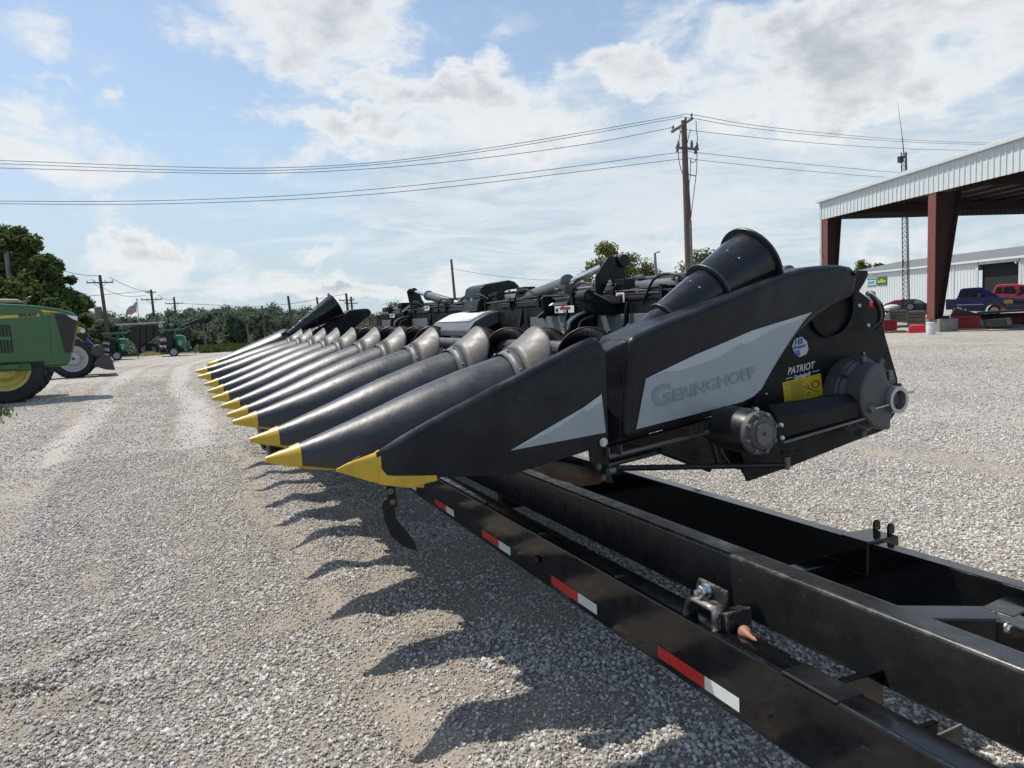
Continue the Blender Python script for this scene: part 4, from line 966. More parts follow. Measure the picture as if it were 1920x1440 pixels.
for k in range(4): m.path([P(948+k*5, 575, X=3.0), P(955+k*7, 562+k, X=2.98), P(985+k*5, 578, X=2.96), P(1010, 585+k*2, X=2.95)], .009, 7)
m.path([P(855, 578, X=3.1), P(866, 561, X=3.1), P(875, 555, X=3.1), P(880, 562, X=3.1), P(870, 574, X=3.1)], .012, 7)
m.path([P(1150, 590, X=2.95), P(1185, 580, X=2.98), P(1215, 560, X=3.05), P(1250, 545, X=3.1)], .010, 7)
m.build('hose', 'hose_black', head)
m = MB(); Ye = P(1220, 545, X=3.2).y
m.prism(T2([(1202, 521), (1215, 522), (1242, 532), (1262, 545), (1262, 560), (1215, 562)], Ye), (0, .05, 0)); m.box(P(1210, 560, Y=Ye), (.5, .1, .06)); m.build('rear_bracket', 'frame_black', head, bevel=.006)
m = MB(); m.tube(P(1175, 535, Y=Ye+.2), P(1204, 526, Y=Ye+.2), .05, n=14); m.tube(P(1185, 576, Y=Yb+.08), P(1275, 562, Y=Yb+.08), .05, n=14); m.build('frame_tube', 'hood_grey', head)
m = MB()
for x, y in ((1215, 534), (1238, 542), (1194, 549), (1200, 543), (1255, 540)): m.ball(P(x, y, Y=Ye-.02), .014, 8)
m.build('fitting', 'bolt_zinc', head)
m = MB()
for x, y in ((1446, 515), (1427, 527), (1433, 524)): m.tube(P(x, y+6, Y=YN+.12), P(x+3, y-4, Y=YN+.12), .02)
m.build('cone_latch', 'frame_black', head)

# ------------------------------------------------------------------ header trailer
dT = ray(392, 655); dT = dT/sqrt(dT.x**2+dT.y**2); sT = Vector((dT.y, -dT.x, 0))
def TP(a, L, h): return Vector((dT.x*a+sT.x*L, dT.y*a+sT.y*L, h+dT.z*a))
def tpx(x, y, L=None, h=None):
    r = ray(x, y)
    if L is not None: t = L/(r.dot(sT)); p = r*t
    else:
        # h plane inclined along dT
        k = (r.z - dT.z*(r.x*dT.x+r.y*dT.y)); t = (h-HC)/k; p = r*t
    a = p.x*dT.x+p.y*dT.y; return a, p.dot(sT), HC+p.z-a*dT.z
trl = root('header_trailer', TP(3, 2.2, .38), 'long glossy black header trailer with red and white reflector tape carrying the corn head', 'trailer')
def tbox(m, a0, a1, L0, L1, h0, h1): return m.prism([TP(a0, L0, h0), TP(a0, L1, h0), TP(a0, L1, h1), TP(a0, L0, h1)], TP(a1, L0, h0)-TP(a0, L0, h0))
m = MB(); tbox(m, -1.6, 9.2, 1.56, 1.665, .39, .655); nb = m.build('side_beam', 'trailer_black', trl, bevel=.014, seg=4)
m = MB(); tbox(m, 1.43, 1.655, 1.5585, 1.6665, .640, .6585); m.build('splice_plate', 'plate_black', nb, bevel=.012, seg=3)
m = MB(); tbox(m, -1.6, 9.2, 1.85, 1.955, .585, .822); tb = m.build('rest_tube', 'tube_black', trl, bevel=.014, seg=4)
m = MB(); tbox(m, -1.6, 9.2, 2.81, 2.90, .39, .66); rb = m.build('side_beam', 'trailer_black', trl, bevel=.012, seg=4)
# lower flange of the near channel seen along the inside of the outer beam
m = MB(); tbox(m, 1.75, 9.0, 1.672, 1.70, .60, .635); m.build('inner_rail', 'trailer_black', trl, bevel=.004)
for a0 in (.29, 1.29, 1.842+.0, 2.809, 3.842, 4.912, 5.95, 7.0, 8.05):
    if a0 == 1.29: continue
    a0 = .80 if a0 == .29 else a0
    m = MB(); m.use('tape_red'); m.prism([TP(a0+.185, 1.5575, .425), TP(a0+.478, 1.5575, .425), TP(a0+.478, 1.5575, .474), TP(a0+.185, 1.5575, .474)], sT*.001)
    m.use('tape_white'); m.prism([TP(a0, 1.5575, .425), TP(a0+.184, 1.5575, .425), TP(a0+.184, 1.5575, .474), TP(a0, 1.5575, .474)], sT*.001)
    m.build('reflector_tape', None, nb, smooth=0)
m = MB()
for x, y in ((902, 945), (1003, 1005), (1152, 1086)):
    a, L_, h_ = tpx(x, y, h=.656); m.prism([TP(a, 1.562, .657), TP(a+.02, 1.562, .657), TP(a+.02, 1.6, .657), TP(a, 1.6, .657)], (0, 0, .006))
m.build('light_clip', 'steel_worn', nb)
# cross members
def tbar(a, b_, w, h_): return a, b_, w, h_
m = MB()
for a in (2.6, 5.0, 7.4): m.bar(TP(a, 1.96, .47), TP(a, 2.81, .47), .10, .12)
m.build('cross_member', 'trailer_black', trl, bevel=.01)
a1 = tpx(1650, 1136, h=.62); a2 = tpx(1868, 1148, h=.62); a3 = tpx(1925, 1120, h=.62)
m = MB(); m.bar(TP(a1[0], a1[1]-.1, .56), TP(a2[0], a2[1], .56), .13, .12); m.bar(TP(a2[0], a2[1], .562), TP(a3[0]+.0, 2.84, .562), .12, .118); m.bar(TP(a2[0], a2[1], .558), TP(-1.5, 2.55, .558), .12, .118); m.build('tongue_brace', 'trailer_black', trl, bevel=.01)
m = MB(); p = tpx(1888, 1177, L=2.45); bolt(m, TP(*p), -sT*0+Vector((-dT.x, -dT.y, 0)), r=.014, h=.016); m.build('bolt', 'bolt_zinc', trl)
m = MB(); p = tpx(1860, 1192, h=.50); m.box(TP(*p), (.22, .06, .01)); m.build('brace_gusset', 'trailer_black', trl)
# saddle on the rear beam with two lugs
a = tpx(1630, 1005, h=.665)[0]
m = MB(); tbox(m, a-.085, a+.085, 2.79, 3.0, .50, .672); m.build('rear_saddle', 'trailer_black', rb, bevel=.01)
m = MB()
for q in (-.05, .03): m.prism([TP(a+q, 2.97, .672), TP(a+q, 3.01, .672), TP(a+q, 3.012, .71), TP(a+q, 3.0, .725), TP(a+q, 2.982, .725), TP(a+q, 2.97, .71)], TP(a+q+.012, 0, 0)-TP(a+q, 0, 0))
m.build('saddle_lug', 'trailer_black', rb, bevel=.002)
# cross plates behind the splice
m = MB(); tbox(m, 1.52, 1.55, 1.665, 1.85, .44, .645); tbox(m, 1.30, 1.32, 1.668, 1.80, .40, .60); m.build('cross_plate', 'trailer_black', trl, bevel=.004)
m = MB(); p = TP(1.26, 1.74, .52); m.box(p, (.2, .006, .16)); m.build('gusset', 'wood_grey', trl)
# hat bracket bolted to the rest tube
def A(x, y, L): return tpx(x, y, L=L)[0:3:2]
Lf = 1.566
hp = [A(*q, Lf) for q in ((1268, 1168), (1280, 1174), (1285, 1132), (1291, 1121), (1322, 1137), (1335, 1146), (1336, 1200), (1345, 1212), (1362, 1218), (1382, 1219))]
m = MB(); ring = []
for (a, h_) in hp: ring.append([TP(a, Lf, h_), TP(a, 1.625, h_)])
m.loft(ring, closed=False); br = m.build('hat_bracket', 'tube_black', trl, smooth=20, solid=.012)
m = MB(); q = [A(*k, 1.622) for k in ((1308, 1083), (1361, 1109), (1360, 1160), (1300, 1130))]
m.prism([TP(a, 1.622, h_) for a, h_ in q], sT*.012); pl = m.build('bracket_plate', 'tube_black', br, bevel=.003)
m = MB(); q = [A(*k, 1.60) for k in ((1338, 1146), (1362, 1150), (1366, 1208), (1340, 1208))]; m.prism([TP(a, 1.60, h_) for a, h_ in q], sT*.11); m.build('bracket_web', 'tube_black', br, bevel=.003)
m = MB(); p = tpx(1318, 1108, L=1.60); ax = -sT
m.lathe(TP(*p)+sT*.05, ax, [(0, .018), (.03, .018), (.03, .030), (.036, .030)], 20); m.lathe(TP(*p)+sT*.014, ax, [(0, .022), (.022, .022), (.026, .018)], 6); m.lathe(TP(*p)-sT*.014, ax, [(0, .011), (.02, .010)], 14)
m.build('bolt', 'bolt_zinc', br, smooth=25)
m = MB(); p = tpx(1402, 1190, L=1.64); c = TP(*p)
pe = tpx(1440, 1216, L=1.60); e = TP(*pe)
d = (e-c); m.lathe(c-d*.35, d, [(0, .003), (.006, .016), (.02, .024), (.035, .023), (.05, .014), (.065, .009), (.10, .007), (.12, .002)], 16); m.build('pin_handle', 'copper_rust', trl, smooth=60)
m = MB()
p = tpx(1232, 978, L=1.846)
m.box(TP(2.68, 1.9, .60), (.06, .1, .05)); m.build('rest_pad', 'frame_black', trl)
# wheels under the far half
def wheel(parent, c, axis, R, w, rimR, tmat='rubber', rmat='rim_white', lugs=0, name='wheel', bolts=6, dish=.3):
    c = Vector(c); ax = Vector(axis).normalized()
    m = MB(); prof = [(-w*.42, rimR), (-w*.5, rimR*1.06), (-w*.5, R*.90), (-w*.42, R*.97), (-w*.3, R), (w*.3, R), (w*.42, R*.97), (w*.5, R*.90), (w*.5, rimR*1.06), (w*.42, rimR)]
    m.lathe(c, ax, prof, 44, caps=False)
    t_ = Vector((0, 0, 1)); u = ax.cross(t_).normalized(); v = ax.cross(u)
    if lugs:
        for k in range(lugs):
            for s_ in (-1, 1):
                a = 2*pi*(k+.5*(s_ > 0))/lugs; a2 = a+.8*2*pi/lugs
                d1, d2 = u*cos(a)+v*sin(a), u*cos(a2)+v*sin(a2)
                m.bar(c+d1*R*.985+ax*s_*w*.47, c+d2*R*1.0+ax*s_*w*.03, R*.055, R*.075, (d1+d2))
    else:
        for k in range(5):
            L_ = -w*.26+k*w*.13; m.lathe(c+ax*L_, ax, [(0, R*1.001), (.0, R*1.008), (w*.07, R*1.008), (w*.07, R*1.001)], 44, caps=False)
    ob = m.build('wheel', tmat, parent, smooth=30, origin=c)
    m = MB(); m.lathe(c-ax*w*.40, ax, [(0, rimR*1.05), (w*.05, rimR*.98), (w*.14, rimR*.86), (w*.34, rimR*.80), (w*.42, rimR*.62), (w*dish, rimR*.42), (w*dish-.004, rimR*.25), (w*dish-.01, .001)], 36, caps=False)
    m.lathe(c+ax*w*.40, ax, [(0, rimR*1.05), (-w*.05, rimR*.98), (-w*.3, rimR*.8), (-w*.3, .001)], 36, caps=False)
    m.build('rim', rmat, ob, smooth=30, origin=c)
    m = MB()
    for k in range(bolts):
        a = 2*pi*k/bolts; m.ball(c-ax*(w*.40-w*dish+.004)+(u*cos(a)+v*sin(a))*rimR*.33, rimR*.035, 6)
    m.ball(c-ax*(w*.40-w*dish), rimR*.14, 8)
    m.build('wheel_nut', 'steel_worn', ob, origin=c)
    return ob
pw_ = P(503, 858, Z=0); 
wR = .36
for k in (0, 1): wheel(trl, (pw_.x+.12, pw_.y+.05+k*.84, wR), (1, -.04, 0), wR, .23, .21)
for k in (0, 1): wheel(trl, (3.3, pw_.y+.05+k*.84, wR), (-1, .04, 0), wR, .23, .21)
m = MB(); m.bar((pw_.x+.2, pw_.y+.05, wR), (3.3, pw_.y+.05, wR), .08, .08); m.bar((pw_.x+.2, pw_.y+.89, wR), (3.3, pw_.y+.89, wR), .08, .08); m.build('axle', 'frame_black', trl)
# tongue wheel pair at the unseen near end keeps the frame off the ground
wheel(trl, (1.75, -1.2, wR), (1, 0, 0), wR, .23, .21); wheel(trl, (2.85, -1.2, wR), (-1, 0, 0), wR, .23, .21)

m = MB()
for a_ in (2.6, 5.0):
    for L_ in (1.962, 2.803): m.path([TP(a_-.05+.01*k, L_, .532+.002*sin(k*2.4)) for k in range(11)], .006, 6, False)
m.build('weld_bead', 'tube_black', trl)
m = MB(); m.path([TP(-1.0+.5*k, 1.70+.012*sin(k*1.9), .575+.012*sin(k*2.7)) for k in range(18)], .007, 6); m.build('wiring_cable', 'hose_black', trl)
for a_ in (1.0, 3.42, 5.9):
    m = MB(); m.prism([TP(a_, 1.5575, .50), TP(a_+.05, 1.5575, .50), TP(a_+.05, 1.5575, .53), TP(a_, 1.5575, .53)], -sT*.012); m.build('side_marker', 'frame_black', nb, bevel=.003)
# ================================================================== things behind the machine
NV = Vector((sin(YAW), cos(YAW), 0)); RV = Vector((cos(YAW), -sin(YAW), 0)); UP = Vector((0, 0, 1))
FN = NV.copy()
def frame(px):
    """turn the working plane so that it squarely faces the camera at photo column px"""
    global NV, RV
    d = ray(px, 620); NV = Vector((d.x, d.y, 0)).normalized(); RV = Vector((NV.y, -NV.x, 0))
def Q(x, y, D):
    """photo pixel onto the upright plane that lies D metres ahead"""
    d = ray(x, y); return CAM + d*(D/NV.dot(FN)/(d.x*NV.x+d.y*NV.y))
def QP(pts, D): return [Q(x, y, D) for x, y in pts]
def onp(x, y, p0, n):
    d = ray(x, y); n = Vector(n); return CAM + d*((Vector(p0)-CAM).dot(n)/d.dot(n))
def ground_at(v): return gz(v.x, v.y)

# ------------------------------------------------------------------ steel canopy
pb = P(1745, 624, Z=0); Dp = (pb-CAM).dot(_f)
zb = P(1745, 362, D=Dp).z
C0 = P(1541, 412, Z=zb); C1 = P(1920, 320, Z=zb)
u = (C1-C0); u.z = 0; u.normalize(); v = Vector((-u.y, u.x, 0))
if v.x < 0: v = -v
def corr(m, p0, dr, nrm, L, zlo, zhi, pitch=.30, dep=.03):
    """ribbed sheet: one continuous folded strip"""
    s = 0; lo, hi = [], []; k = 0
    while s < L:
        for ds, o in ((0, 0), (pitch*.68, 0), (pitch*.76, dep), (pitch*.92, dep)):
            q = s+ds
            if q > L: break
            p = Vector(p0)+dr*q+nrm*o; lo.append(Vector((p.x, p.y, zlo(q)))); hi.append(Vector((p.x, p.y, zhi(q))))
        s += pitch
    m.loft([lo, hi], closed=False); return m
shed = root('steel_canopy', C0-UP*zb, 'open steel canopy with white ribbed fascia and rust red columns', 'canopy')
LU, LV = 34.0, 24.0
t0 = onp(1532, 379, C0, v).z; t1 = onp(1920, 255, C0, v); sl = (t1.z-t0)/(t1-C0).dot(u)
m = MB(); corr(m, C0-u*.02, u, -v, LU, lambda q: zb, lambda q: t0+sl*q-.10, .33, .035); m.build('fascia', 'white_metal', shed, smooth=0, solid=.01, split=False)
m = MB(); m.bar(C0-u*.35-v*.12+UP*(t0-zb+.0-sl*.3), C0+u*LU-v*.12+UP*(t0-zb+sl*LU), .20, .20); m.build('roof_trim', 'white_metal', shed, bevel=.02)
m = MB(); m.box(C0-u*.05+v*.02+UP*(-zb/2+(t0-zb)*.2), (.10, .10, 1)); 
m = MB(); m.bar(C0-u*.08+v*.0-UP*zb, C0-u*.08+v*.0+UP*(t0-zb), .14, .14, (1, 0, 0)); m.build('corner_trim', 'white_metal', shed)
m = MB(); m.bar(C0-u*.22+v*.05+UP*(t0-zb-.1), C0-u*.22+v*.05+UP*(-.1), .10, .10, (1, 0, 0)); m.bar(C0-u*.12-v*.1+UP*(t0-zb-.05), C0-u*.12+v*LV+UP*(t0-zb-.05), .22, .2); m.build('gutter', 'white_metal', shed)
m = MB(); m.prism([C0+UP*(t0-zb-.12), C0+u*LU+UP*(t0-zb-.12+sl*LU), C0+u*LU+v*LV+UP*(t0-zb-.12+sl*LU), C0+v*LV+UP*(t0-zb-.12)], (0, 0, .06)); m.build('roof_deck', 'deck_shade', shed)
# far and side fascia seen from inside, shade put into their dark colour
m = MB(); corr(m, C0, v, -u, LV, lambda q: zb, lambda q: t0-.12, .33, .035); m.build('inner_fascia', 'deck_shade', shed, smooth=0, solid=.01, split=False)
m = MB(); corr(m, C0+v*LV, u, v, LU, lambda q: zb, lambda q: t0-.12+sl*q, .33, .035); m.build('inner_fascia', 'deck_shade', shed, smooth=0, solid=.01, split=False)
for k in range(1, 16):   # purlins
    m = MB(); q = k*1.5; m.bar(C0+v*q+UP*(t0-zb-.26), C0+v*q+u*LU+UP*(t0-zb-.26+sl*LU), .07, .2); m.build('purlin', 'rust_shade', shed)
for k, q in enumerate((0.35, (onp(1745, 500, C0, v)-C0).dot(u), (onp(1745, 500, C0, v)-C0).dot(u)*2-.35)):   # rafters with haunches
    m = MB(); a = C0+u*q+v*.15; zt = t0-.34+sl*q
    m.prism([a+UP*.06, a+UP*(zt-zb), a+v*(LV-.4)+UP*(zt-zb), a+v*(LV-.4)+UP*.06, a+v*(LV*.5)+UP*(zt-zb-.5), a+v*3+UP*.3], u*.05); m.build('rafter', 'rust_shade', shed)
for k in range(3):   # cable braces
    m = MB(); a = C0+v*(4+7*k)+UP*(t0-zb-.4); m.bar(a, a+u*12+v*5, .05, .05); m.build('brace', 'rust_shade', shed)
def column(s, basew, topw, d=None, side=0, ztop=None, base_h=0.0):
    m = MB(); a = C0+u*s+v*.02; b0 = a-UP*(zb-base_h); ht = (ztop or zb+.05)-base_h
    fw = .52
    m.use('rust_steel').prism([b0-u*fw/2, b0+u*fw/2, b0+u*fw/2+UP*ht, b0-u*fw/2+UP*ht], v*.035)   # outer flange
    m.use('rust_shade').prism([b0+v*.035-u*.01, b0+v*basew-u*.01, b0+v*topw+UP*ht-u*.01, b0+v*.035+UP*ht-u*.01], u*.02)   # web, in the shaded copy of the steel colour
    m.use('rust_shade').prism([b0+v*basew-u*fw/2, b0+v*basew+u*fw/2, b0+v*topw+u*fw/2+UP*ht, b0+v*topw-u*fw/2+UP*ht], v*.035)
    return m.build('column', None, shed, smooth=0)
sp_ = (onp(1745, 500, C0, v)-C0).dot(u)
column(.30, .45, .9, base_h=.3); column(sp_, .42, 1.35, base_h=.62); column(sp_*2-.3, .42, 1.55, base_h=.6)
for s_ in (.3, sp_, sp_*2-.3):
    m = MB(); a = C0+u*s_+v*(LV-.5)-UP*(zb-.5); m.bar(a, a+UP*(zb-.4), .5, .35, (1, 0, 0)); m.build('column', 'rust_shade', shed)
blk = C0+u*sp_+v*.62-UP*zb
o = MB(); o.box(Vector((blk.x, blk.y, .31)), (1.0, 1.0, .64), Matrix(((v.x, u.x, 0), (v.y, u.y, 0), (0, 0, 1)))); o = o.build('concrete_footing', 'concrete', shed, bevel=.02)
# ------------------------------------------------------------------ metal warehouse
zE = 5.6; W0 = P(1600, 515, Z=zE); W1 = P(1920, 481, Z=zE)
wu = (W1-W0); wu.z = 0; wu.normalize(); wv = Vector((-wu.y, wu.x, 0)); wv = wv if wv.x > 0 else -wv
W0 = W0-UP*zE - wu*6
wh = root('metal_warehouse', W0, 'long white ribbed metal warehouse with dark open doorway and low grey roof', 'warehouse')
def wpx(x, y): return onp(x, y, W0, wv)
sa, sb = (wpx(1834, 540)-W0).dot(wu), (wpx(1911, 540)-W0).dot(wu); zd = wpx(1870, 493).z; WL = 60
m = MB()
corr(m, W0, wu, -wv, sa, lambda q: 0.1, lambda q: zE, .55, .05)
corr(m, W0+wu*sb, wu, -wv, WL-sb, lambda q: 0.1, lambda q: zE, .55, .05)
corr(m, W0+wu*sa, wu, -wv, sb-sa, lambda q: zd, lambda q: zE, .55, .05)
corr(m, W0, wv, -wu, 24, lambda q: .1, lambda q: zE+1.9*min(q, 24-q)/12, .55, .05)
m.build('wall', 'white_metal', wh, smooth=0, solid=.01, split=False)
m = MB(); a = W0-wv*.3-wu*.4; b_ = W0+wv*12-wu*.4
m.prism([a+UP*(zE+.02), b_+UP*(zE+2.0), b_+UP*(zE+2.12), a+UP*(zE+.14)], wu*(WL+.8)); b2 = W0+wv*24.3-wu*.4
m.prism([b_+UP*(zE+2.0), b2+UP*(zE+.02), b2+UP*(zE+.14), b_+UP*(zE+2.12)], wu*(WL+.8)); m.build('roof', 'roof_grey', wh, smooth=0)
m = MB(); m.bar(a+UP*(zE), a+wu*(WL+.8)+UP*(zE), .22, .26); m.build('gutter', 'white_metal', wh, bevel=.03)
m = MB(); m.prism([W0+wu*sa+wv*.5+UP*.1, W0+wu*sb+wv*.5+UP*.1, W0+wu*sb+wv*.5+UP*zd, W0+wu*sa+wv*.5+UP*zd], wv*6); m.build('doorway', 'void_dark', wh)
m = MB(); m.bar(W0+wu*(sa-.15)-wv*.05+UP*.1, W0+wu*(sa-.15)-wv*.05+UP*zd, .3, .12, (1, 0, 0)); m.bar(W0+wu*(sb+.15)-wv*.05+UP*.1, W0+wu*(sb+.15)-wv*.05+UP*zd, .3, .12, (1, 0, 0)); m.build('door_frame', 'white_metal', wh)
for x in (1758, 1789):
    q = wpx(x, 540); m = MB(); m.bar(Vector((q.x, q.y, .1))-wv*.08, Vector((q.x, q.y, zE))-wv*.08, .12, .1, (1, 0, 0)); m.build('downpipe', 'white_metal', wh)
q = wpx(1674, 498); m = MB(); m.tube(Vector((q.x, q.y, zE))+wv*1.5, Vector((q.x, q.y, zE+1.5))+wv*1.5, .10, n=10); m.build('vent_pipe', 'bucket_steel', wh)
q = wpx(1908, 492); m = MB(); m.ball(q-wv*.2, .12, 8); m.build('wall_lamp', 'plastic_white', wh)
# the two signs
def sign(name, x0_, y0_, x1_, y1_, label):
    a, b_, c_, d = [wpx(x, y)-wv*.12 for x, y in ((x0_, y1_), (x1_, y1_-1.0), (x1_, y0_-1.0), (x0_, y0_))]
    b_.z = a.z; c_.z = d.z
    o = root(name, a, label, 'sign'); return o, a, b_, c_, d
o, a, b_, c_, d = sign('wall_sign', 1627, 524, 1643.5, 537, 'white and blue sign reading KINZE on the warehouse wall')
m = MB(); m.use('sign_blue').prism([a, b_, c_, d], wv*.08); m.use('sign_white')
w_ = b_-a; h_ = d-a; m.prism([a+w_*.0+h_*.14-wv*.01, a+w_*1.0+h_*.14-wv*.01, a+w_+h_*.82-wv*.01, a+h_*.82-wv*.01], -wv*.01)
m.build('panel', None, o, smooth=0); m = MB(); m.text('KINZE', a+w_*.06+h_*.28-wv*.025, w_, UP, h_.length*.42, 'sign_blue', .05, .2, w_.length*.86, .01); m.build('lettering', None, o, smooth=0)
o, a, b_, c_, d = sign('wall_sign', 1646, 520, 1664, 535.5, 'green sign with a yellow band beside the blue and white sign')
m = MB(); m.use('sign_green').prism([a, b_, c_, d], wv*.08); w_ = b_-a; h_ = d-a
m.use('sign_yellow'); 
for lo_, hi_, x_ in ((.36, .56, .10), (.62, .74, .36)): m.prism([a+w_*x_+h_*lo_-wv*.01, a+w_*(1-x_)+h_*lo_-wv*.01, a+w_*(1-x_)+h_*hi_-wv*.01, a+w_*x_+h_*hi_-wv*.01], -wv*.01)
m.build('panel', None, o, smooth=0)
# small open frame on the roof
q = wpx(1823, 480)+wv*9; zt_ = P(1823, 457, D=(q-CAM).dot(_f)).z
m = MB()
for dx_, dy_ in ((-.55, -.4), (.55, -.4), (.55, .4), (-.55, .4)): m.bar((q.x+dx_, q.y+dy_, zE+1.4), (q.x+dx_*.1, q.y+dy_*.1, zt_), .07, .07, (1, 0, 0))
for k in (.35, .7):
    z_ = zE+1.4+(zt_-zE-1.4)*k; s_ = .55*(1-.9*k); m.bar((q.x-s_, q.y, z_), (q.x+s_, q.y, z_), .05, .05)
m.build('roof_frame', 'bucket_steel', wh, split=False)
# ------------------------------------------------------------------ lattice tower
frame(1701); tb_ = Q(1701, 578, 66); tx, ty = tb_.x, tb_.y; tz0 = gz(tx, ty); tz1 = Q(1692, 286, 66).z
tw = root('radio_tower', (tx, ty, tz0), 'slim grey lattice radio tower with whip antenna in front of the warehouse', 'tower')
m = MB(); R3 = .33; Hh = tz1-tz0; lean = RV*(-.35)
cor = [Vector((cos(a), sin(a), 0))*R3 for a in (.3, .3+2*pi/3, .3+4*pi/3)]
def tp(k, t): return Vector((tx, ty, tz0+Hh*t))+lean*t+cor[k]*(1-.25*t)
for k in range(3): m.bar(tp(k, 0), tp(k, 1), .06, .06, (1, 0, 0))
N = 34
for i in range(N):
    for k in range(3): m.bar(tp(k, i/N), tp((k+1) % 3, (i+1)/N), .03, .03); m.bar(tp(k, i/N), tp((k+1) % 3, i/N), .025, .025)
m.build('lattice', 'bucket_steel', tw, smooth=0, split=False)
m = MB(); a = Vector((tx, ty, tz1))+lean; wt = Q(1683, 190, 66); m.tube(a-UP*.5, a+(wt-a)*.3, .05, .04, 6); m.tube(a+(wt-a)*.3, wt, .03, .012, 6); m.build('antenna', 'bucket_steel', tw)
m = MB(); m.box(a+UP*(-.6)-RV*.3, (.45, .3, .55)); m.build('antenna_box', 'bucket_steel', tw)
# ------------------------------------------------------------------ vehicles at the right
def side_solid(m, pts, D, depth): return m.prism(QP(pts, D), NV*depth)
gb_ = .42
def small_wheel(par, x, y, D, rpx, w=.24, rim='rim_white'):
    c = Q(x, y, D)+NV*w/2; R_ = rpx*D/F; return wheel(par, c, NV, R_, w, R_*.6, rmat=rim, bolts=5)
Dt = 45.0; frame(1890)
tr = root('pickup_truck', Q(1850, 592, Dt+.9), 'dark blue extended cab pickup truck parked behind the scrap heap', 'pickup truck')
m = MB(); side_solid(m, [(1773, 561), (1792, 561), (1793, 558), (1843, 557), (1880, 557), (1918, 559), (1936, 563), (1940, 574), (1936, 583), (1888, 585), (1884, 577), (1873, 571), (1860, 570), (1850, 575), (1846, 584), (1812, 584), (1808, 577), (1800, 574), (1790, 575), (1783, 581), (1773, 581)], Dt, 1.75); m.build('body', 'truck_blue', tr, bevel=.05, seg=3)
m = MB(); 
def cab(m, base, top, D, d0, d1, ti=.16):
    n = len(base); a = QP(base, D); b_ = QP(top, D)
    m.loft([[p+NV*d0 for p in a], [p+NV*(d0+ti) for p in b_]], closed=False, caps=False)
m = MB(); cb_ = [(1794, 560), (1800, 543), (1806, 540.5), (1836, 538.5), (1846, 540), (1872, 556), (1874, 560)]
a = QP(cb_, Dt)
m.loft([[p+NV*(.06+(.14 if p.z > a[0].z+.3 else 0)) for p in a], [p+NV*(1.69-(.14 if p.z > a[0].z+.3 else 0)) for p in a]]); m.build('cab', 'truck_blue', tr, bevel=.03)
for nm, pts in (('side_window', [(1797, 557), (1802, 544.5), (1812, 543), (1812, 557)]), ('side_window', [(1816, 557), (1818, 543), (1834, 542), (1844, 556)])):
    m = MB(); q_ = QP(pts, Dt); m.prism([p+NV*(.03+.14*(p.z-q_[0].z)/.5) for p in q_], NV*.012); m.build(nm, 'glass_dark', tr, smooth=0)
m = MB(); a, b_ = Q(1848, 542, Dt), Q(1873, 556.5, Dt); m.prism([a+NV*.32+RV*.02, a+NV*1.45+RV*.02, b_+NV*1.6+RV*.02, b_+NV*.15+RV*.02], (0, 0, .03)); m.build('windscreen', 'glass_dark', tr, smooth=0)
m = MB(); m.box(Q(1838, 554, Dt)-NV*.08, (.22, .2, .2)); m.build('mirror', 'rubber', tr, bevel=.03)
m = MB(); m.prism(QP([(1882, 562), (1899, 562), (1899, 569), (1883, 569)], Dt-.02), NV*.1); m.build('headlight', 'lamp_amber', tr)
m = MB(); m.prism(QP([(1901, 563), (1934, 565), (1934, 572), (1901, 570)], Dt-.015), NV*.08); m.build('grille', 'grill_dark', tr)
m = MB(); m.prism(QP([(1886, 571), (1938, 573), (1938, 579), (1886, 577)], Dt-.1), NV*1.9); m.build('bumper', 'bucket_steel', tr, bevel=.03)
m = MB(); arch = [(1844, 585), (1848, 574), (1856, 567), (1866, 565), (1876, 568), (1883, 575), (1880, 577), (1873, 571), (1864, 569), (1856, 571), (1850, 577), (1847, 585)]; m.prism(QP(arch, Dt-.08), NV*.1); m.build('wheel_arch', 'bucket_steel', tr)
m = MB(); m.prism(QP([(1794, 571), (1844, 570), (1844, 571.5), (1794, 572.5)], Dt-.012), NV*.02); m.build('side_trim', 'aluminium', tr)
for x in (1864, 1797):
    for dd in (.02, 1.5): small_wheel(tr, x, 582, Dt+dd, 10.5)
Ds = 50.0
su = root('sport_utility', Q(1900, 588, Ds+.9), 'red sport utility vehicle with white roof parked beyond the blue pickup', 'suv')
m = MB(); side_solid(m, [(1858, 552), (1868, 551), (1934, 551), (1965, 556), (1975, 566), (1975, 580), (1858, 580)], Ds, 1.8); m.build('body', 'truck_red', su, bevel=.06, seg=3)
m = MB(); a = QP([(1861, 552), (1866, 537), (1874, 534), (1915, 533), (1926, 535), (1942, 552)], Ds); m.loft([[p+NV*(.05+(.14 if p.z > a[0].z+.3 else 0)) for p in a], [p+NV*(1.75-(.14 if p.z > a[0].z+.3 else 0)) for p in a]]); m.build('cab', 'truck_red', su, bevel=.04)
m = MB(); m.prism(QP([(1866, 536.5), (1874, 533.2), (1908, 532.2), (1908, 533.6), (1875, 535), (1867, 538.5)], Ds+.2), NV*1.3); m.build('roof', 'white_metal', su)
for pts in ([(1865, 551), (1869, 539), (1878, 538), (1878, 550)], [(1881, 550), (1882, 538), (1900, 537), (1908, 550)], [(1913, 550), (1911, 537), (1922, 537), (1934, 550)]):
    m = MB(); q_ = QP(pts, Ds); m.prism([p+NV*(.02+.14*(p.z-q_[0].z)/.5) for p in q_], NV*.012); m.build('side_window', 'glass_dark', su, smooth=0)
m = MB(); m.box(Q(1909, 551, Ds)-NV*.08, (.3, .2, .22)); m.build('mirror', 'rubber', su, bevel=.03)
for x in (1878, 1950):
    for dd in (.0, 1.55): small_wheel(su, x, 578, Ds+dd, 9.5)
Dc = 44; frame(1720)
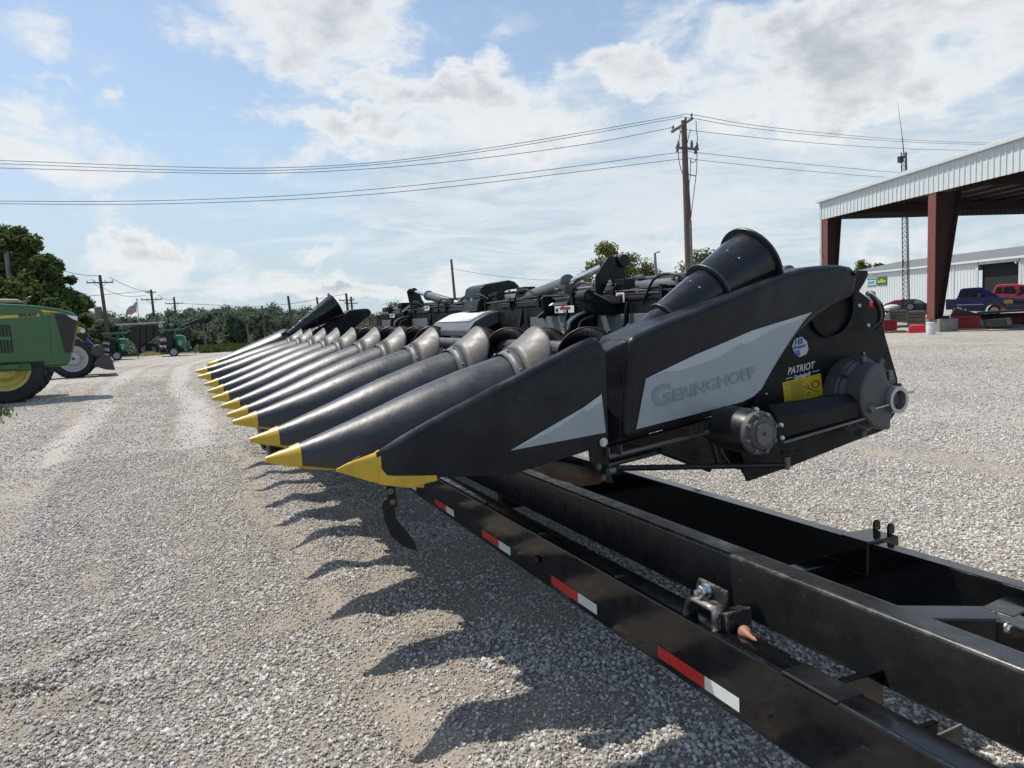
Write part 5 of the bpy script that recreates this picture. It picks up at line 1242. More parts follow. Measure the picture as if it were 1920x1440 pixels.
cr = root('parked_car', Q(1700, 592, Dc+.9), 'dark green car parked behind the wooden bins beside the tower', 'car')
m = MB(); side_solid(m, [(1652, 574), (1664, 569), (1735, 568), (1752, 571), (1756, 584), (1652, 586)], Dc, 1.7); m.build('body', 'car_dark', cr, bevel=.08, seg=3)
m = MB(); a = QP([(1657, 571), (1676, 563), (1692, 561), (1716, 560.5), (1727, 563), (1741, 571)], Dc); m.loft([[p+NV*(.06+(.2 if p.z > a[0].z+.1 else 0)) for p in a], [p+NV*(1.65-(.2 if p.z > a[0].z+.1 else 0)) for p in a]]); m.build('cab', 'car_dark', cr, bevel=.05)
m = MB(); q_ = QP([(1713, 570), (1716, 562.5), (1725, 564), (1735, 570)], Dc); m.prism([p+NV*(.03+.1*(p.z-q_[0].z)/.25) for p in q_], NV*.012); m.build('side_window', 'sheet_grey', cr, smooth=0)
for x in (1670, 1742):
    for dd in (.0, 1.5): small_wheel(cr, x, 582, Dc+dd, 9)
# ------------------------------------------------------------------ scrap and stores along the canopy
frame(1745)
def lump(name, pts, D, dep, mt, label, cat, bev=.02, group=None):
    m = MB(); side_solid(m, pts, D, dep); o = m.build(name, mt, None, bevel=bev, origin=Q(sum(p[0] for p in pts)/len(pts), max(p[1] for p in pts), D)); return tag(o, label, cat, group)
def crate(px0, py0, px1, py1, D, dep, mt, label, ribs=7):
    o = root('ribbed_crate', Q((px0+px1)/2, py1, D+dep/2), label, 'crate')
    a, b_, c_, d = QP([(px0, py1), (px1, py1-1), (px1, py0-1), (px0, py0)], D)
    m = MB(); m.prism([a, b_, c_, d], NV*dep); m.build('shell', mt, o, bevel=.015)
    for k in range(ribs):
        m = MB(); t = (k+.5)/ribs; p0, p1 = a.lerp(b_, t), d.lerp(c_, t); m.bar(p0-NV*.02, p1-NV*.02, .045, .03, (1, 0, 0)); m.build('rib', mt, o)
    m = MB(); m.bar(d-NV*.03, c_-NV*.03, .05, .05); m.build('rim', mt, o, bevel=.01); return o
crate(1655, 601, 1681, 620, 35.5, .8, 'crate_red', 'dark red ribbed plastic crate left of the bright red box')
crate(1783, 595, 1838, 616, 36.5, 1.1, 'crate_red', 'large dark red ribbed crate right of the concrete footing', 11)
crate(1898, 590, 1950, 604, 38.5, 1.1, 'crate_red', 'dark red crate under black sheets at the right picture edge', 9)
lump('storage_box', [(1703, 613), (1711, 610), (1734, 609), (1735, 625), (1703, 627)], 34.6, .8, 'box_red', 'bright red plastic box left of the white bucket', 'box', .03)
o = lump('white_bucket', [(1738, 604), (1752, 604), (1751, 626), (1739, 626)], 33.2, .3, 'plastic_white', 'tall white plastic barrel at the foot of the red column', 'barrel')
me_ = MB(); bp = Q(1745, 627, 33.0); me_.lathe((bp.x, bp.y, 0.0), UP, [(0, .175), (.05, .185), (.26, .18), (.27, .192), (.30, .18), (.52, .185), (.54, .19), (.56, .18), (.56, .15)], 24)
bpy.data.objects.remove(o); o = me_.build('plastic_barrel', 'plastic_white', None, smooth=35, origin=(bp.x, bp.y, 0)); tag(o, 'tall white plastic barrel at the foot of the red column', 'barrel')
def planks(px0, py0, px1, py1, D, dep, label, n=4):
    o = root('wooden_bin', Q((px0+px1)/2, py1, D+dep/2), label, 'bin')
    for k in range(n):
        y_a, y_b = py0+(py1-py0)*k/n+.5, py0+(py1-py0)*(k+1)/n-.3
        m = MB(); side_solid(m, [(px0, y_b), (px1, y_b-.5), (px1, y_a-.5), (px0, y_a)], D, dep); m.build('plank', 'wood_grey', o, bevel=.01)
    for x in (px0, px1-2):
        m = MB(); side_solid(m, [(x, py1), (x+2.5, py1), (x+2.5, py0-1), (x, py0-1)], D-.05, .06); m.build('corner_post', 'wood_grey', o)
    return o
planks(1668, 581, 1700, 604, 38.5, 1.2, 'weathered wooden bin with leaning planks left of another bin')
planks(1701, 583, 1735, 609, 37.8, 1.2, 'weathered wooden bin closest to the red column on its left')
lump('concrete_block', [(1659, 590), (1668, 586), (1670, 603), (1659, 603)], 38.2, .8, 'concrete', 'pale concrete block left of the wooden bins', 'block')
lump('metal_hopper', [(1781, 594), (1791, 577), (1800, 580), (1838, 589), (1840, 594)], 37.2, 1.3, 'grill_dark', 'dark tent shaped metal hopper on the red crate', 'hopper', .02)
lump('steel_drum', [(1752, 594), (1781, 592), (1781, 603), (1753, 604)], 35.2, .7, 'rubber', 'black ringed tub on the concrete footing', 'tub', .04)
for k, (pts, D_, dep_, mt_, lb_) in enumerate([
    ([(1833, 586), (1868, 583), (1945, 580), (1945, 583), (1870, 587), (1836, 589)], 37.8, 1.6, 'bucket_steel', 'topmost dark steel sheet lying across the scrap pile'),
    ([(1838, 590), (1945, 586), (1945, 590), (1842, 600)], 38.2, 1.4, 'rubber', 'black folded sheet under the topmost steel sheet'),
    ([(1846, 602), (1888, 600), (1888, 611), (1868, 613), (1846, 611)], 36.8, .9, 'wood_grey', 'grey flat panel leaning between red crate and carton'),
    ([(1888, 600), (1898, 601), (1897, 609), (1889, 610)], 36.6, .6, 'cardboard', 'small brown carton at the end of the grey panel')]):
    lump('scrap_panel' if k < 3 else 'carton', pts, D_, dep_, mt_, lb_, 'panel' if k < 3 else 'carton')
def pallet(px0, px1, py, D, label):
    o = root('pallet', Q((px0+px1)/2, py, D), label, 'pallet')
    for k in range(3):
        m = MB(); x = px0+(px1-px0-4)*k/2; side_solid(m, [(x, py), (x+4, py), (x+4, py-4), (x, py-4)], D, 1.0); m.build('block', 'wood_grey', o)
    m = MB(); side_solid(m, [(px0, py-4), (px1, py-4.5), (px1, py-5.5), (px0, py-5)], D, 1.0); m.build('board', 'wood_grey', o)
pallet(1657, 1700, 626, 35.2, 'low wooden pallet under the small dark red crate')
pallet(1786, 1850, 621, 36.3, 'low wooden pallet under the large dark red crate')
mr_ = root('old_implement', Q(1680, 585, 39.8), 'maroon farm implement with a rubber wheel lying on the wooden bins', 'implement')
m = MB(); m.bar(Q(1660, 572, 39.5), Q(1697, 562, 39.5), .12, .14); m.bar(Q(1688, 563, 39.4), Q(1700, 580, 39.4), .12, .12); m.bar(Q(1672, 568, 39.6), Q(1690, 582, 39.6), .10, .10); m.build('frame', 'maroon', mr_, bevel=.02)
m = MB(); m.ball(Q(1632, 551, 39.4), .28, 12, (1, 1, .6)); m.build('hood', 'maroon', mr_)
small_wheel(mr_, 1706, 575, 39.0, 9)
m = MB(); m.ball(Q(1672, 577, 39.3), .42, 12, (1.5, .8, .45)); m.build('white_sack', 'plastic_white', mr_)
m = MB(); m.path([Q(1628, 560, 39), Q(1640, 556, 39), Q(1650, 566, 39), Q(1656, 580, 39)], .05); m.build('frame_tube', 'hose_white', mr_)

# ------------------------------------------------------------------ left side machines
DG = 19.7; frame(150)
gt = root('green_tractor', Q(8, 751, DG+.6), 'green farm tractor with yellow stripe and yellow wheel parked nose right', 'tractor')
DH = DG-.06
hood_o = [(-170, 556), (-60, 564), (0, 569), (61, 572), (107, 578), (137, 586), (145, 592), (146, 600), (141, 633), (135, 662), (134, 674), (127, 686), (82, 689), (78, 680), (-20, 684), (-170, 690)]
m = MB(); side_solid(m, hood_o, DH, 1.15); hd = m.build('hood', 'tractor_green', gt, bevel=.07, seg=4)
m = MB(); side_solid(m, [(102, 588.5), (124, 590.5), (134, 598), (144.5, 602), (139, 635), (134, 661), (121, 661), (117, 642), (112, 625)], DH-.012, .05); m.build('grille', 'grill_dark', hd, smooth=0)
m = MB(); side_solid(m, [(145, 598), (147, 600), (142, 633), (136.5, 661), (133, 661)], DH+.1, .95); m.build('grille', 'grill_dark', hd, smooth=0)
m = MB(); side_solid(m, [(125, 590.5), (145, 593), (145, 601.5), (135, 597.5)], DH-.02, .05); m.build('headlight', 'label_white', hd, smooth=0)
m = MB(); side_solid(m, [(-170, 596), (0, 592), (72, 588), (75.5, 593), (0, 597.5), (-170, 606)], DH-.012, .02); m.build('stripe', 'tractor_yellow', hd, smooth=0)
m = MB(); side_solid(m, [(75, 580.5), (119, 586.2), (80, 585.6)], DH-.012, .02); m.build('stripe', 'tractor_yellow', hd, smooth=0)
m = MB(); m.text('8560', Q(35, 594.6, DH-.026), Q(62, 593, DH)-Q(35, 594.6, DH), UP, .082, 'rubber', .02, 0, .40, .006, 1); m.build('number', None, hd, smooth=0, split=False)
m = MB(); m.text('4WD', Q(82, 590.8, DH-.02), Q(95, 590.8, DH)-Q(82, 590.8, DH), UP, .05, 'tractor_yellow', .01, 0, .17, .006); m.build('lettering', None, hd, smooth=0, split=False)
m = MB(); side_solid(m, [(-70, 611), (19, 609.5), (25.5, 661), (-70, 664)], DH-.01, .02); vn = m.build('side_vent', 'grill_dark', hd, smooth=0)
m = MB()
for k in range(13): x = -60+k*6.2; m.bar(Q(x, 612, DH-.025), Q(x+5, 660, DH-.025), .02, .02, (1, 0, 0))
m.bar(Q(-60, 636, DH-.03), Q(21, 634, DH-.03), .03, .09); m.build('vent_bar', 'tractor_green', hd, split=False)
m = MB(); m.bar(Q(80, 676, DH-.01), Q(84, 690, DH-.01), .05, .02, (1, 0, 0)); m.bar(Q(92, 588, DH-.006), Q(97, 675, DH-.006), .012, .006, (1, 0, 0)); m.build('panel_seam', 'grill_dark', hd, smooth=0, split=False)
m = MB(); side_solid(m, [(-20, 684), (78, 676), (70, 690), (60, 694), (-20, 698)], DH+.1, .9); m.build('chassis', 'tractor_green', gt, bevel=.03)
m = MB(); side_solid(m, [(4, 684), (36, 682), (36, 692), (4, 694)], DG-.12, .3); m.build('step', 'tractor_green', gt, bevel=.02)
m = MB(); side_solid(m, [(-60, 561), (0, 560), (36, 561), (41, 569), (-60, 569)], DH+.4, .6); m.build('air_cleaner', 'cab_tan', gt, bevel=.05, seg=3)
m = MB(); m.path([Q(44, 569, DH+.5), Q(49, 566, DH+.5), Q(52, 560, DH+.5), Q(59, 557, DH+.5)], .035); m.ball(Q(45, 569, DH+.5), .07); m.build('exhaust', 'steel_worn', gt, split=False)
def big_wheel(par, x, y, D, R_, w, rim, rr, lugs=22): c = Q(x, y, D)+NV*w/2; c.z = R_+gz(c.x, c.y)-.03; return wheel(par, c, NV, R_, w, rr, rmat=rim, lugs=lugs, bolts=8, dish=.1)
big_wheel(gt, 6, 680, DG, .96, .52, 'rim_yellow', .60); big_wheel(gt, 22, 676, DG+1.3, .96, .5, 'rim_yellow', .60)
big_wheel(gt, -230, 680, DG, 1.04, .52, 'rim_yellow', .62); big_wheel(gt, -230, 676, DG+1.75, 1.04, .5, 'rim_yellow', .62)
m = MB(); side_solid(m, [(-290, 690), (-170, 690), (-165, 560), (-170, 450), (-270, 448), (-290, 560)], DH-.1, 1.5); m.build('cab', 'tractor_green', gt, bevel=.08)
m = MB(); side_solid(m, [(-280, 560), (-178, 560), (-180, 462), (-265, 462)], DH-.12, .05); m.build('cab_window', 'glass_dark', gt, smooth=0)
# yellow loader tractor behind
DY = 28.6; frame(165)
lt = root('loader_tractor', Q(137, 708, DY+.5), 'orange yellow loader tractor with large white rimmed wheel and black bucket', 'tractor')
big_wheel(lt, 137, 673, DY, .78, .5, 'rim_white', .52, 20); big_wheel(lt, 142, 670, DY+1.7, .78, .45, 'rim_white', .52, 20); big_wheel(lt, 30, 673, DY, .78, .5, 'rim_white', .52, 20)
m = MB(); side_solid(m, [(40, 640), (40, 612), (143, 612), (150, 613), (160, 617), (160, 624), (150, 626), (146, 650), (60, 655)], DY+.5, .9); m.build('hood', 'orange_yellow', lt, bevel=.05)
m = MB(); side_solid(m, [(143, 625), (162, 625), (162, 646), (150, 652), (140, 650)], DY+.45, .95); m.build('grille', 'grill_dark', lt, bevel=.02)
m = MB(); c = Q(155, 620.5, DY+.47); m.lathe(c, -NV, [(0, .085), (.03, .085)], 16); m.build('headlight', 'label_white', lt)
m = MB(); m.path([Q(120, 640, DY+.1), Q(138, 632, DY+.1), Q(150, 638, DY+.1), Q(162, 650, DY+.1)], .05, 6); m.build('fender', 'orange_yellow', lt)
m = MB(); m.bar(Q(162, 636, DY+.3), Q(180, 654, DY+.2), .08, .09); m.bar(Q(162, 636, DY+1.5), Q(180, 654, DY+1.4), .08, .09); m.build('loader_arm', 'blue_paint', lt, bevel=.01)
m = MB(); m.lathe(Q(184, 658, DY-.2), NV, [(0, .22), (.02, .24), (1.6, .24), (1.62, .22)], 20); m.build('loader_roller', 'bucket_steel', lt)
m = MB(); a = [(176, 683), (182, 672), (194, 665), (205, 666), (206, 668), (196, 669), (186, 676), (183, 686), (198, 690), (216, 692.5), (215.5, 694), (198, 693), (176, 686)]
side_solid(m, a, DY-.3, 2.0); bk = m.build('bucket', 'bucket_steel', lt, bevel=.006)
m = MB(); side_solid(m, [(180, 675), (194, 665), (205, 666), (211, 677), (216, 693), (200, 692), (176, 685)], DY-.33, .03); side_solid(m, [(180, 675), (194, 665), (205, 666), (211, 677), (216, 693), (200, 692), (176, 685)], DY+1.7, .03); m.build('bucket_side', 'bucket_steel', bk)
# grain cart and seed tenders
frame(270)
def tender(x0_, y0_, k, D, label, extra=0):
    """x0,y0: wheel centre in the photo; k: scale"""
    def q(px, py): return (x0_+px*k, y0_+py*k)
    o = root('seed_tender', Q(x0_, y0_+8, D+.7), label, 'seed tender')
    c = Q(*q(11, -17), D+.8); Rb = 12*k*D/F; hb = 33*k*D/F
    m = MB(); m.lathe(c-UP*hb*.52, UP, [(0, Rb*.35), (.06, Rb*.55), (hb*.28, Rb), (hb*.75, Rb), (hb*.93, Rb*.8), (hb, Rb*.3)], 24); tk = m.build('tank', 'tender_green', o, smooth=40)
    f_ = c-NV*(Rb+.012); m = MB(); m.prism([f_+RV*a*k*.03+UP*b_*k*.03 for a, b_ in ((-4, 5), (4, 5), (4, 3), (-4, 3))], NV*.02); m.prism([f_+RV*a*k*.03+UP*b_*k*.03 for a, b_ in ((-3, 1), (3, 1), (1, -6), (-1, -6))], NV*.02); m.build('badge', 'rim_white', tk, smooth=0)
    m = MB(); m.bar(Q(*q(-30, -40), D+.6), Q(*q(24, -43), D+.6), .30, .11); m.build('auger_tube', 'tender_green', o, bevel=.03)
    m = MB(); m.ball(Q(*q(24, -42), D+.6), .2, 10); side_solid(m, [q(-30, -44), q(-26, -38), q(-30, -32), q(-37, -35), q(-36, -41)] if not extra else [q(20, -45), q(29, -44), q(29, -38), q(21, -38)], D+.5, .3); m.build('spout', 'rubber', o)
    m = MB(); m.bar(Q(*q(2, -40), D+.6), Q(*q(4, -6), D+.6), .12, .12, (1, 0, 0)); m.build('auger_post', 'tender_green', o)
    m = MB(); side_solid(m, [q(-14, -32), q(-2, -32), q(-2, -4), q(-14, -4)], D+.3, .9); m.build('control_cabinet', 'rubber', o, bevel=.03)
    for j in range(5): 
        m = MB(); m.lathe(Q(*q(-20, -29+6.2*j), D+.2), NV, [(0, 5.5*k*D/F), (.12, 5.5*k*D/F)], 14); side_solid(m, [q(-26, -31+6.2*j), q(-15, -31+6.2*j), q(-15, -28.4+6.2*j), q(-26, -28.4+6.2*j)], D+.1, .5); m.build('hose_coil', 'rim_white' if j % 2 else 'rubber', o, split=False)
    m = MB(); side_solid(m, [q(-26, -2), q(26, -3), q(26, 0), q(-26, 1)], D+.2, 1.3); m.bar(Q(*q(24, -2), D+.8), Q(*q(42, -3), D+.8), .08, .08); m.bar(Q(*q(40, -3), D+.8), Q(*q(40, 7), D+.8), .05, .05, (1, 0, 0)); m.bar(Q(*q(20, -10), D+.8), Q(*q(34, -3), D+.8), .05, .05); m.build('chassis', 'frame_black', o, split=False)
    for dd in (0, 1.5): wheel(o, Q(x0_, y0_, D+dd)+NV*.1, NV, 8.6*k*D/F, .22, 5.8*k*D/F, bolts=5)
    return o
tender(219, 667, 1.0, 45, 'green tank seed tender with white wheel nearest the black bucket')
tender(326, 660, 1.0, 46, 'green tank seed tender under the raised black auger', 1)
DCt = 52
gc_ = root('grain_cart', Q(262, 667, DCt+1.5), 'black grain cart with pale rolled tarp roof between the green tenders', 'grain cart')
bp_ = [(228, 622), (238, 614), (256, 610), (299, 608), (301, 629), (293, 630), (279, 641), (268, 650), (258, 650), (248, 641), (234, 629)]
a = QP(bp_, DCt); m = MB(); m.loft([[p for p in a], [p+NV*3 for p in a]]); m.build('hopper', 'cone_black', gc_, bevel=.05)
for x in (262, 274, 288):
    m = MB(); m.bar(Q(x, 610, DCt-.04), Q(x+.5, 646 if x < 280 else 634, DCt-.04), .06, .12, (1, 0, 0)); m.build('hopper_rib', 'frame_black', gc_)
m = MB(); m.path([Q(230, 624, DCt-.03), Q(240, 615, DCt-.03), Q(256, 611, DCt-.03), Q(298, 609, DCt-.03)], .06, 6); m.build('hopper_rim', 'sheet_grey', gc_)
m = MB(); side_solid(m, [(215, 608), (245, 607), (310, 603), (310, 606), (300, 607), (218, 611)], DCt-.2, 3.4); m.build('tarp_roof', 'tender_roof', gc_, bevel=.04)
m = MB(); side_solid(m, [(205, 614), (222, 612), (222, 622), (206, 624)], DCt+.3, 2.2); m.bar(Q(220, 611, DCt), Q(221, 640, DCt), .1, .1, (1, 0, 0)); m.build('end_ladder', 'frame_black', gc_, split=False)
m = MB(); m.lathe(Q(301, 610.5, DCt-.25), NV, [(0, .16), (.02, .16)], 18); m.build('badge', 'rim_white', gc_)
m = MB(); side_solid(m, [(256, 652), (300, 650), (300, 655), (256, 656)], DCt+.2, 2.4); m.bar(Q(258, 655, DCt+.2), Q(268, 668, DCt+.2), .08, .08, (1, 0, 0)); m.bar(Q(298, 655, DCt+.2), Q(290, 667, DCt+.2), .08, .08, (1, 0, 0)); m.build('undercarriage', 'sheet_grey', gc_, split=False)
for x in (272, 286): wheel(gc_, Q(x, 655, DCt+.1), NV, .45, .5, .25, bolts=6)
m = MB(); m.bar(Q(308, 629, DCt+.5), Q(373, 599, DCt+.5), .28, .20); side_solid(m, [(366, 600), (379, 595.5), (383, 600), (380, 608), (371, 604)], DCt+.3, .5); m.build('unload_auger', 'frame_black', gc_, bevel=.02, split=False)
m = MB(); m.ball(Q(321, 611, DCt+.5), .18, 10); m.build('auger_light', 'sheet_grey', gc_)
m = MB(); rr_ = random.Random(3)
for k in range(500):
    p = Q(rr_.uniform(262, 298), 668, DCt-1.5+rr_.uniform(-.7, .7)); h_ = .28*(1-abs((p-Q(280, 668, DCt-1.5)).dot(RV))/.8); p.z = gz(p.x, p.y)+max(0, h_)*rr_.random()
    d_ = Vector((rr_.uniform(-1, 1), rr_.uniform(-1, 1), rr_.uniform(-.3, .6))).normalized()*.16; m.poly([p, p+d_, p+d_+Vector((0, .012, .015)), p+Vector((0, .012, .015))])
o = m.build('straw_pile', 'straw', None, smooth=0); tag(o, 'small heap of yellow straw on the ground between the tenders', 'straw', kind='stuff')

# ------------------------------------------------------------------ flag
frame(257); fp = Q(257, 566, 62); fb = Vector((fp.x, fp.y, gz(fp.x, fp.y)))
fl_ = root('flagpole', fb, 'thin silver flagpole behind the grain cart', 'flagpole')
m = MB(); m.tube(fb, fp+UP*.15, .05, .03, 8); m.build('pole', 'aluminium', fl_); m = MB(); m.ball(fp+UP*.2, .08, 8); m.build('finial', 'rim_yellow', fl_)
m = MB(); cA, cB, cC, cD = Q(256.5, 566, 62), Q(237, 580, 62), Q(234, 593, 62), Q(256, 586, 62)
def fpt(s, t):
    p = (cA*(1-s)+cB*s)*(1-t)+(cD*(1-s)+cC*s)*t; return p+NV*(.16*sin(s*9+t*2.2)*s**.5)+UP*(.05*sin(s*11))
NS, NTt = 26, 26
for i in range(NS):
    for j in range(NTt):
        s0, s1, t0_, t1_ = i/NS, (i+1)/NS, j/NTt, (j+1)/NTt
        m.use('flag_blue' if (s0 < .4 and t0_ < .53) else ('flag_red' if (j//2) % 2 == 0 else 'flag_white')); m.poly([fpt(s0, t0_), fpt(s1, t0_), fpt(s1, t1_), fpt(s0, t1_)])
m.use('flag_white')
for r_ in range(5):
    for c__ in range(6 if r_ % 2 == 0 else 5):
        p = fpt((c__+.6+.5*(r_ % 2))*.4/6.6, (r_+.6)*.53/5.4)-NV*.012; 
        m.poly([p+RV*.035*cos(a_)+UP*.035*sin(a_) for a_ in [2*pi*q/5+.3 for q in range(5)]])
o = m.build('american_flag', None, None, smooth=0); tag(o, 'waving flag with red and white stripes and blue star field', 'flag')

# ------------------------------------------------------------------ utility poles and wires
frame(600)
def upole(x, y, D, label, r=.15, arms=(), mt='wood_pole', lean=0.0, name='utility_pole', extra=None):
    tpz = Q(x, y, D); b0 = Vector((tpz.x, tpz.y, 0))-RV*lean; b0.z = gz(b0.x, b0.y)
    o = root(name, b0, label, 'street lamp' if name == 'street_lamp' else 'utility pole')
    m = MB(); m.tube(b0-UP*.3, tpz, r*1.25, r*.8, 14); m.build('pole', mt, o, smooth=50)
    for (dz, L_, ang, ins) in arms:
        c_ = tpz-UP*dz; a_ = RV*cos(ang)+NV*sin(ang)
        m = MB(); m.bar(c_-a_*L_/2-NV*r, c_+a_*L_/2-NV*r, .12, .14); m.build('crossarm', mt, o, bevel=.01)
        m = MB(); m.bar(c_+a_*L_*.28-NV*r, c_-UP*.7-NV*r, .04, .05); m.bar(c_-a_*L_*.28-NV*r, c_-UP*.7-NV*r, .04, .05); m.build('arm_brace', 'steel_worn', o, split=False)
        for q in ins:
            p = c_+a_*L_*q-NV*r+UP*.07; m = MB(); m.lathe(p, UP, [(0, .03), (.06, .03), (.08, .075), (.12, .05), (.14, .075), (.18, .05), (.21, .03)], 10); m.build('insulator', 'insulator', o)
    return o, b0, tpz
DP = 38.0
mp, mb0, mt0 = upole(1282, 226, DP, 'tall main utility pole with slanting crossarm and cable loops behind the corn head', .20, (), lean=-.22)
armA, armB = Q(1260, 247, DP-1.1), Q(1298, 222, DP+1.0)
m = MB(); m.bar(armA, armB, .13, .15); m.build('crossarm', 'pole_pale', mp, bevel=.01)
for t_ in (.04, .66, .96):
    p = armA.lerp(armB, t_)+UP*.08; m = MB(); m.lathe(p, UP, [(0, .03), (.08, .03), (.10, .09), (.14, .06), (.17, .09), (.22, .06), (.26, .03)], 10); m.build('insulator', 'insulator', mp)
m = MB(); m.bar(Q(1274, 243, DP-.2), Q(1281, 253, DP-.2), .04, .05); m.build('arm_brace', 'steel_worn', mp)
m = MB(); m.bar(Q(1268, 277, DP-.4), Q(1309, 280, DP+.4), .12, .14); m.build('crossarm', 'steel_worn', mp)
for x, y in ((1272, 273), (1297, 272), (1307, 276), (1270, 280), (1304, 284)):
    p = Q(x, y, DP-.3); m = MB(); m.lathe(p-UP*.15, UP, [(0, .06), (.08, .10), (.14, .06), (.22, .10), (.3, .06), (.42, .05)], 10); m.build('cutout_switch', 'insulator', mp)
m = MB()
for pts in ([(1272, 285), (1273, 300), (1277, 318), (1282, 332), (1284, 345)], [(1295, 298), (1294, 330), (1292, 350), (1295, 395), (1294, 414)], [(1307, 283), (1306, 320), (1300, 370), (1295, 410)],
            [(1273, 268), (1274, 256), (1276, 247)], [(1306, 270), (1308, 258), (1306, 246), (1305, 226)], [(1289, 268), (1292, 252), (1296, 243)], [(1294, 300), (1298, 305), (1303, 303), (1305, 298)]):
    m = MB(); m.path([Q(x, y, DP-.3) for x, y in pts], .022, 6); m.build('riser_cable', 'wire', mp)
m = MB(); m.tube(Q(1294, 412, DP-.2), Vector((Q(1298, 500, DP-.2).x, Q(1298, 500, DP-.2).y, 0)), .09, .09, 10); m.build('riser_pipe', 'pole_pale', mp)
m = MB(); m.bar(Q(1290, 327, DP-.2), Q(1304, 330, DP-.2), .05, .05); m.build('standoff', 'steel_worn', mp)
A2 = ((.10, 2.4, .3, (-.45, .45)),)
P1 = upole(187, 516, 95, 'leaning utility pole with transformer can left of the flag', .22, ((.9, 2.9, .1, (-.47, -.2, .2, .47)),), lean=-.5)
m = MB(); c = P1[2]-UP*4.6-RV*.55; m.lathe(c-UP*.7, UP, [(0, .38), (.05, .42), (1.4, .42), (1.5, .3)], 16); m.build('transformer', 'pole_pale', P1[0])
upole(283, 543, 115, 'utility pole with double crossarm just right of the flag', .2, ((.4, 1.5, .1, (-.45,)), (1.5, 2.9, .2, (-.47, -.2, .2, .47))), lean=-.3)
upole(326, 557, 130, 'utility pole above the right seed tender', .2, ((1.1, 2.8, .1, (-.47, .2, .47)),), lean=-.2)
upole(9, 455, 47, 'weathered grey pole in front of the big tree at the left edge', .16, (), 'pole_pale', lean=-.2)
upole(380, 604, 60, 'short thin grey pole beside the raised auger', .08, (), 'pole_pale', lean=-.15)
upole(491, 573, 88, 'bare pole in front of the tree line left of two others', .13, (), lean=-.3)
upole(463, 609, 84, 'low thin post before the tree line', .10, (), 'pole_pale', lean=-.2)
upole(540, 555, 70, 'bare dark pole standing over the far snouts', .14, (), lean=-.4)
upole(594, 557, 78, 'bare leaning pole left of the far cone', .13, (), lean=-.4)
upole(649, 550, 105, 'far utility pole with crossarm right of the far cone', .2, ((1.0, 2.2, .1, (-.45, .45)),), lean=-.3)
upole(658, 556, 125, 'farthest utility pole with crossarm, half behind its neighbour', .2, ((1.2, 2.2, .1, (-.45, .45)),), lean=-.3)
upole(846, 486, 60, 'single round pole with small cap behind the centre of the corn head', .12, (), lean=-.3)
LP = upole(1228, 474, 58, 'pale lamp pole with short arm behind the corn head', .13, (), 'pole_pale', lean=-.2, name='street_lamp')
m = MB(); m.path([LP[2]-UP*.15, Q(1231, 474, 58), Q(1234, 473, 58)], .035, 6); m.build('lamp_arm', 'pole_pale', LP[0])
m = MB(); m.ball(Q(1234.5, 472.5, 58), .15, 10, (1.5, .8, .55)); m.build('lamp_head', 'aluminium', LP[0])
def wire_px(pts, label, r=.016, group=None, n=40):
    """pts: (x, y, D) control points, joined by one smooth sagging curve"""
    m = MB(); m.path([Q(x, y, D) for x, y, D in pts], r, 5)
    o = m.build('overhead_wire', 'wire', None, smooth=60); return tag(o, label, 'wire', group)
g_ = 'overhead wires crossing the sky'
wire_px([(-420, 288, 46), (-200, 297, 44), (0, 301, 42), (300, 312, 40), (500, 315, 39), (700, 305, 38.5), (900, 280, 38), (1100, 247, 38), (1260, 219, 38), (1297, 215, 39), (1400, 233, 41), (1550, 250, 45), (1700, 262, 49), (1850, 268, 53), (2100, 270, 60)], 'topmost overhead wire running across the whole sky', group=g_)
wire_px([(-420, 298, 46), (-200, 304, 44), (0, 307, 42), (300, 318, 40), (500, 320, 39), (700, 309, 38.5), (900, 285, 38), (1100, 252, 38), (1262, 223, 38), (1287, 220, 38.5), (1400, 239, 41), (1550, 255, 45), (1700, 266, 49), (1850, 271, 53), (2100, 275, 60)], 'second overhead wire from the top, just under the topmost one', group=g_)
wire_px([(-420, 305, 46), (-200, 311, 44), (0, 315, 42), (300, 323, 40), (500, 325, 39), (700, 316, 38.5), (900, 297, 38), (1100, 270, 38), (1232, 245, 37.5), (1261, 240, 37), (1300, 245, 38), (1400, 256, 41), (1550, 270, 45), (1700, 279, 49), (1810, 282, 53), (2100, 292, 60)], 'third overhead wire from the top, lowest of the upper bundle', group=g_)
wire_px([(-420, 370, 46), (-200, 374, 44), (0, 377, 42), (250, 377, 40), (500, 369, 39), (700, 355, 38.5), (900, 334, 38), (1100, 309, 38), (1272, 286, 38), (1305, 286, 38), (1450, 302, 42), (1600, 316, 46), (1680, 323, 49), (2000, 345, 60)], 'upper wire of the lower pair crossing left of the main pole', group=g_)
wire_px([(-420, 374, 46), (-200, 379, 44), (0, 382, 42), (250, 383, 40), (500, 376, 39), (700, 364, 38.5), (900, 344, 38), (1100, 320, 38), (1280, 298, 38), (1310, 300, 38), (1450, 315, 42), (1600, 328, 46), (1640, 331, 49), (2000, 358, 60)], 'lowest wire of the lower pair crossing left of the main pole', group=g_)
g2 = 'sagging wires between the far left poles'
wire_px([(0, 440, 60), (70, 488, 75), (120, 508, 85), (160, 516, 90), (187, 517, 95)], 'sagging wire from the left tree to the transformer pole', .03, g2)
wire_px([(205, 520, 95), (232, 533, 102), (258, 543, 110), (283, 547, 115)], 'upper sagging wire between transformer pole and double crossarm pole', .03, g2)
wire_px([(172, 524, 95), (205, 546, 102), (240, 556, 110), (272, 554, 115)], 'lower sagging wire between transformer pole and double crossarm pole', .03, g2)
wire_px([(297, 553, 115), (310, 561, 122), (326, 562, 130)], 'short wire between double crossarm pole and next pole', .03, g2)
